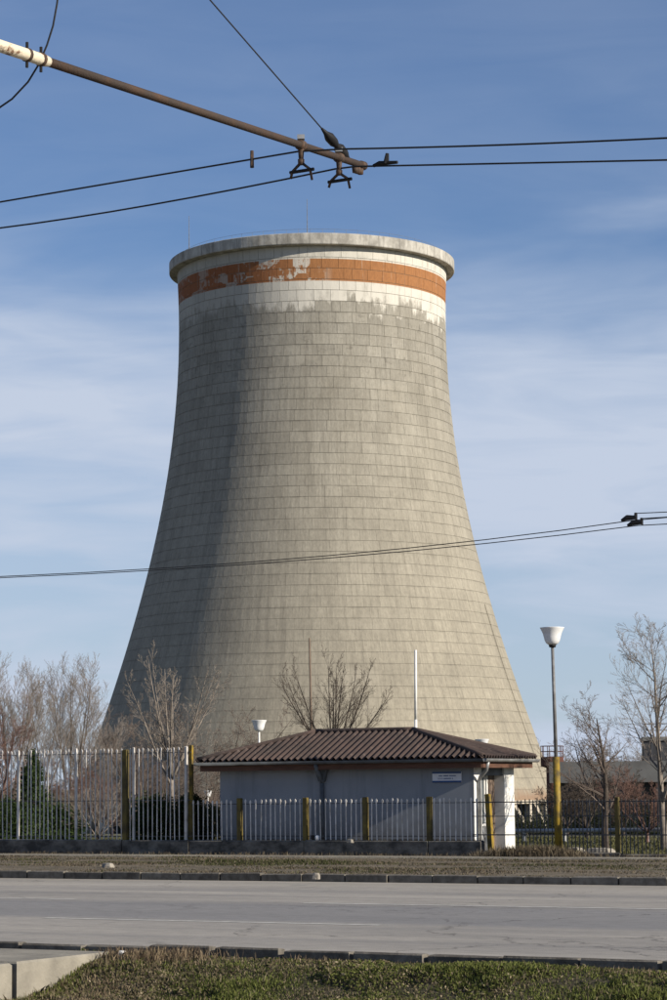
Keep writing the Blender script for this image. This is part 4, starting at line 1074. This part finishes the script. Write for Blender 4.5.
def wire(name, label, pix, t, r, group, ext=45.0, m=None, parent=None):
    """pixel points on the vertical plane t; run on past both edges of the picture"""
    P = [at_t(x, y, t) for x, y in pix]
    a = P[0] - P[1]; b = P[-1] - P[-2]
    a.normalize(); b.normalize(); a.z *= 0.2; b.z *= 0.2
    P = [P[0] + a * ext] + P + [P[-1] + b * ext]
    o = thing(name, label, 'wire', (P[1].x, P[1].y, 0), 0, group)
    MB().tube([p - Vector((P[1].x, P[1].y, 0)) for p in P], r, 6).build('conductor', m or M['wire'], o, True)
    return o, Vector((P[1].x, P[1].y, 0))
def quad(p0, p1, p2, n=8):
    """smooth curve through three pixel points"""
    out = []
    for i in range(n + 1):
        u = i / n; a = 2 * (u - .5) * (u - 1); b = 4 * u * (1 - u); c = 2 * u * (u - .5)
        out.append((p0[0] * a + p1[0] * b + p2[0] * c, p0[1] * a + p1[1] * b + p2[1] * c))
    return out
NW, FWg = 'trolley wires crossing above the arm', 'trolley wires above the far lane'
tw1 = th1; tw2 = th2
w1, o1 = wire('trolley_wire', 'nearer trolley wire, upper of the pair at the bracket arm', quad((0, 202), (150, 176.5), (298, 151.5)) + quad((345, 149), (500, 145), (667, 138)), tw1, 0.0066, NW)
w2, o2 = wire('trolley_wire', 'farther trolley wire, lower of the pair at the bracket arm', quad((0, 228), (150, 205), (335, 169)) + quad((355, 166.5), (500, 163.5), (667, 160)), tw2, 0.0066, NW)
p = at_t(252, 158.5, tw1) - o1
MB().tube([p + Vector((0, 0, 0.055)), p + Vector((0, 0, -0.065))], [0.012, 0.014], 6).build('spacer', M['hanger'], w1)
p = at_t(386, 164, tw2) - o2
MB().tube([p - E1 * 0.10, p - E1 * 0.05 + Vector((0, 0, .012)), p + E1 * 0.09], [0.012, 0.018, 0.012], 6).build('clamp', M['black'], w2)
MB().tube([p, p + Vector((0.01, 0, 0.075))], [0.022, 0.012], 6).build('stub', M['black'], w2)
w3, o3 = wire('trolley_wire', 'far trolley wire crossing the tower, upper of the lower pair', quad((0, 576.5), (330, 555.5), (632, 520.5)) + [(667, 517.5)], 33.0, 0.0075, FWg)
w4, o4 = wire('trolley_wire', 'far trolley wire crossing the tower, lower of the lower pair', quad((0, 577.8), (330, 558), (638, 525.5)) + [(667, 524)], 33.7, 0.0075, FWg)
for ww, oo, px, py, t, gy in ((w3, o3, 629, 520, 33.0, 512.0), (w4, o4, 635, 525, 33.7, 517.0)):
    p = at_t(px, py, t) - oo
    MB().tube([p - E1 * 0.12, p - E1 * 0.03 + Vector((0, 0, .035)), p + E1 * 0.12 + Vector((0, 0, .03))], [0.02, 0.045, 0.03], 6).build('insulator', M['black'], ww)
    MB().tube([p + E1 * 0.10, p + E1 * 0.11 + Vector((0, 0, 0.10))], [0.03, 0.022], 6).build('stub', M['black'], ww)
    q = at_t(667, gy, t) - oo; e = p + E1 * 0.11 + Vector((0, 0, 0.09))
    MB().tube([e, q, q + (q - e) * 6], 0.007, 5).build('guy_wire', M['wire'], ww)
# slack feeder cable looping past the sleeve
tl = t_at_px(42)
lp = [at_t(x, y, tl + 0.06) for x, y in ((62, -40), (59, -12), (57, 4), (53, 26), (47, 45), (39, 64), (28, 82), (12, 99), (-4, 110), (-30, 124), (-90, 140))]
fo = thing('feeder_cable', 'thin slack cable looping behind the cream sleeve of the arm', 'cable', (lp[5].x, lp[5].y, 0))
MB().tube([p - Vector((lp[5].x, lp[5].y, 0)) for p in lp], 0.0058, 6).build('cable', M['wire'], fo, True)

# ------------------------------------------------------------------ grass and weeds
def vnoise(x, y, seed):
    rg = np.random.default_rng(seed); g = rg.random((64, 64))
    xi = np.floor(x).astype(int); yi = np.floor(y).astype(int); fx = x - xi; fy = y - yi
    fx = fx * fx * (3 - 2 * fx); fy = fy * fy * (3 - 2 * fy)
    a = g[xi % 64, yi % 64]; b = g[(xi + 1) % 64, yi % 64]; c = g[xi % 64, (yi + 1) % 64]; d = g[(xi + 1) % 64, (yi + 1) % 64]
    return (a * (1 - fx) + b * fx) * (1 - fy) + (c * (1 - fx) + d * fx) * fy
def fbm(x, y, seed):
    return 0.55 * vnoise(x, y, seed) + 0.3 * vnoise(x * 2.1 + 5, y * 2.1, seed + 1) + 0.15 * vnoise(x * 4.3, y * 4.3 + 9, seed + 2)
def blades(name, s, t, z, h, wd, cols, seed, lean=0.5):
    rg = np.random.default_rng(seed); n = len(s)
    base = np.stack([s * E1.x + t * E2.x, s * E1.y + t * E2.y, z], 1)
    a = rg.random(n) * 6.283; la = rg.random(n) * 6.283; lm_ = rg.random(n) * lean
    side = np.stack([np.cos(a), np.sin(a), np.zeros(n)], 1) * wd[:, None] / 2
    ld_ = np.stack([np.cos(la) * lm_, np.sin(la) * lm_, np.zeros(n)], 1) * h[:, None]
    tip = base + ld_ + np.stack([np.zeros(n), np.zeros(n), h * np.sqrt(np.clip(1 - lm_ ** 2, 0.1, 1))], 1)
    mid = base + ld_ * 0.35 + np.stack([np.zeros(n), np.zeros(n), h * 0.55], 1)
    V = np.stack([base - side * 0.8, base + side * 0.8, mid + side, tip, mid - side], 1).reshape(-1, 3)
    sh = np.ones((n, 5, 1))
    return stuff(np_mesh(name, V, 5, (cols[:, None, :] * sh).reshape(-1, 3)))
rg = np.random.default_rng(5)
def pal(tn, A, B):
    tn = np.clip(tn, 0, 1)[:, None]; return np.array(A) * (1 - tn) + np.array(B) * tn
# median in the foreground: low green mats of weeds and tufts, straw between them
N = 330000
s = rg.uniform(S_PF - 3.0, -2.2, N); t = rg.uniform(17.3, TN - 0.02, N)
dn = fbm(s * 1.3, t * 2.0, 3); gr = fbm(s * 0.8 + 20, t * 1.5, 7)
edge_ = np.clip((t - 20.25) / 0.7, 0, 1) * 0.35 + np.clip((S_PF + 1.9 - s) / 1.6, 0, 1) * 0.7
keep = rg.random(N) < np.clip((dn - 0.22) * 2.4 + edge_ * 0.4, 0.3, 1)
keep &= ~((s < S_PF + 0.03) & (t < 21.01))
s, t, dn, gr, edge_ = s[keep], t[keep], dn[keep], gr[keep], edge_[keep]
z = np.interp(t, [a for a, _ in NP], [b for _, b in NP])
dry = rg.random(len(s)) < np.clip(0.36 - (gr - 0.42) * 2.4 + edge_ * 0.75, 0.10, 0.93)
cols = np.where(dry[:, None], pal(rg.random(len(s)) ** 1.6, (0.085, 0.068, 0.042), (0.26, 0.215, 0.14)), pal(rg.random(len(s)) * 0.65 + (gr - 0.3) * 0.8, (0.036, 0.052, 0.013), (0.165, 0.180, 0.052)))
tuft = np.clip((gr - 0.45) * 4, 0, 1)
h = (0.014 + 0.030 * dn + 0.045 * tuft) * rg.uniform(0.45, 1.3, len(s)) * np.where(dry & (rg.random(len(s)) < 0.06), 2.0, 1.0)
h *= np.interp(t, [18.5, 20.45, 21.0], [1.1, 1.0, 0.6]) + np.clip((s + 11) / 5, 0, 1) * 0.5 * fbm(s * 2.0, t, 91)
mound = lambda a, b: 0.075 * np.clip((fbm(a * 1.7, b * 2.4, 55) - 0.47) * 5, 0, 1) * np.interp(b, [20.45, 20.95], [1, 0.35])
z = z + mound(s, t)
blades('grass', s, t, z - 0.004, h * 0.85, rg.uniform(0.004, 0.011, len(s)), cols * 1.2, 6, 0.97)
# broad-leaved weeds in low mats and mounds between the blades
def weed_mat(name, n, seed, lo, hi, sz, c_green, c_dry):
    rq = np.random.default_rng(seed)
    ws = rq.uniform(S_PF + 0.1, -2.2, n); wt = rq.uniform(17.9, TN - 0.03, n)
    d_ = fbm(ws * 1.7, wt * 2.4, 55); g_ = fbm(ws * 0.7 + 3, wt * 1.2, 58)
    kp = rq.random(n) < np.clip((d_ - lo) * hi, 0.06, 1); ws, wt, d_, g_ = ws[kp], wt[kp], d_[kp], g_[kp]
    zb = np.interp(wt, [a for a, _ in NP], [b for _, b in NP]) + mound(ws, wt) * rq.random(len(ws)) ** 0.4 + rq.random(len(ws)) * 0.018
    dryw = rq.random(len(ws)) < np.clip(0.42 - (g_ - 0.45) * 2 + np.clip((S_PF + 1.8 - ws) / 1.6, 0, 1) * 0.5, 0.1, 0.95)
    cw = np.where(dryw[:, None], pal(rq.random(len(ws)) ** 1.5, c_dry[0], c_dry[1]), pal(rq.random(len(ws)) * 0.7 + (d_ - 0.4), c_green[0], c_green[1]))
    stuff(leaf_cloud(np.stack([ws * E1.x + wt * E2.x, ws * E1.y + wt * E2.y, zb], 1), rq.uniform(sz[0], sz[1], len(ws)), cw, name, None, None, seed + 1))
weed_mat('weed_leaves', 170000, 61, 0.36, 3.5, (0.010, 0.024), ((0.04, 0.058, 0.014), (0.19, 0.20, 0.06)), ((0.13, 0.10, 0.062), (0.36, 0.30, 0.20)))
# straw-coloured weed stalks by the platform and, thinly, along the near kerb
c_s = np.concatenate([rg.normal(S_PF + 0.55, 0.35, 1900), rg.normal(S_PF + 0.55, 0.40, 1100), rg.uniform(S_PF + 2, -2.5, 1500)])
c_t = np.concatenate([rg.uniform(18.85, 20.95, 1900), rg.normal(20.8, 0.14, 1100), rg.normal(20.85, 0.12, 1500)])
hk_ = np.concatenate([np.full(1900, 0.6), np.full(1100, 1.25), np.full(1500, 0.5)])
c_t = np.clip(c_t, 17.5, TN - 0.03); k2 = ~((c_s < S_PF + 0.08) & (c_t < 21.01)); c_s, c_t, hk_ = c_s[k2], c_t[k2], hk_[k2]
z = np.interp(c_t, [a for a, _ in NP], [b for _, b in NP]); hn = fbm(c_s * 1.7, c_t, 15)
blades('weeds', c_s, c_t, z - 0.005, hk_ * (0.04 + 0.16 * np.clip(hn - 0.25, 0, 1)) * rg.uniform(0.5, 1.2, len(c_s)), rg.uniform(0.004, 0.009, len(c_s)), pal(rg.random(len(c_s)), (0.11, 0.075, 0.05), (0.31, 0.245, 0.16)), 8, 0.7)
# dry verge beyond the road: flattened grass in streaks with bare soil between
N = 190000
s = rg.uniform(-44, 0, N); t = rg.uniform(TF + 0.2, 49.4, N)
dn = 0.6 * fbm(s * 0.22, t * 1.3, 30) + 0.4 * fbm(s * 0.9, t * 1.8, 31)
keep = (rg.random(N) < np.clip((dn - 0.40) * 4.5, 0.04, 1)) & ~((t > 47.7) & (t < 48.8) & (rg.random(N) < 0.8))
s, t, dn = s[keep], t[keep], dn[keep]
gr = fbm(s * 0.3 + 9, t * 1.1, 34)
sa_, sb_ = s_at(160, 44.5, 866), s_at(345, 44.5, 866)
gr = gr + 0.5 * np.clip(1 - ((t - 44.6 - 0.5 * fbm(s * 0.6, t * 0, 77)) / 0.75) ** 2, 0, 1) * np.clip((s - sa_) / 0.8, 0, 1) * np.clip((sb_ - s) / 0.8, 0, 1)  # one streak of darker green grass, its tone also painting in a shaded dip
dn = dn + np.clip(gr - 0.7, 0, 1) * 1.2
cols = np.where((rg.random(len(s)) < np.clip((gr - 0.42) * 3, 0.05, 0.7))[:, None], pal(rg.random(len(s)), (0.035, 0.042, 0.016), (0.085, 0.09, 0.036)), pal(rg.random(len(s)) ** 1.4, (0.075, 0.06, 0.042), (0.21, 0.175, 0.125)))
zz = np.interp(t, [TF + 0.14, 41.2, 44.5, 47.6, 49.35], [0.10, 0.13, 0.10, 0.12, 0.10])
blades('dry_grass', s, t, zz - 0.005, (0.015 + 0.06 * np.clip(dn - 0.3, 0, 1) * 1.6) * rg.uniform(0.5, 1.3, len(s)), rg.uniform(0.008, 0.02, len(s)), cols, 9, 0.95)
# taller dry weeds heaped at the foot of the lamp
N = 5000
cs = s_at(545, TFc); s = np.concatenate([rg.normal(cs, 0.55, N), rg.uniform(cs - 14, cs + 6, 2500)]); t = np.concatenate([rg.normal(48.9, 0.22, N), rg.normal(49.1, 0.12, 2500)]); t = np.clip(t, 48.0, 49.26)
blades('weeds', s, t, np.full(len(s), 0.09), rg.uniform(0.08, 0.36, len(s)) * np.where(np.arange(len(s)) < N, 1, 0.4) * np.exp(-((s - cs) / 2.2) ** 2 * (np.arange(len(s)) < N)), rg.uniform(0.006, 0.014, len(s)), pal(rg.random(len(s)), (0.07, 0.055, 0.038), (0.20, 0.165, 0.115)), 10, 0.85)
# yard grass behind the railing
N = 60000
s = rg.uniform(-46, 8, N); t = rg.uniform(50.6, 68, N)
dn = fbm(s * 0.3, t * 0.5, 44)
zz = np.array([ground_z(*(E1 * a + E2 * b).xy) for a, b in zip(s, t)])
blades('grass', s, t, zz - 0.005, (0.04 + 0.08 * dn) * rg.uniform(0.5, 1.3, N), rg.uniform(0.02, 0.04, N), pal(rg.random(N) * 0.6 + dn * 0.4, (0.055, 0.06, 0.022), (0.15, 0.14, 0.062)), 12, 0.7)
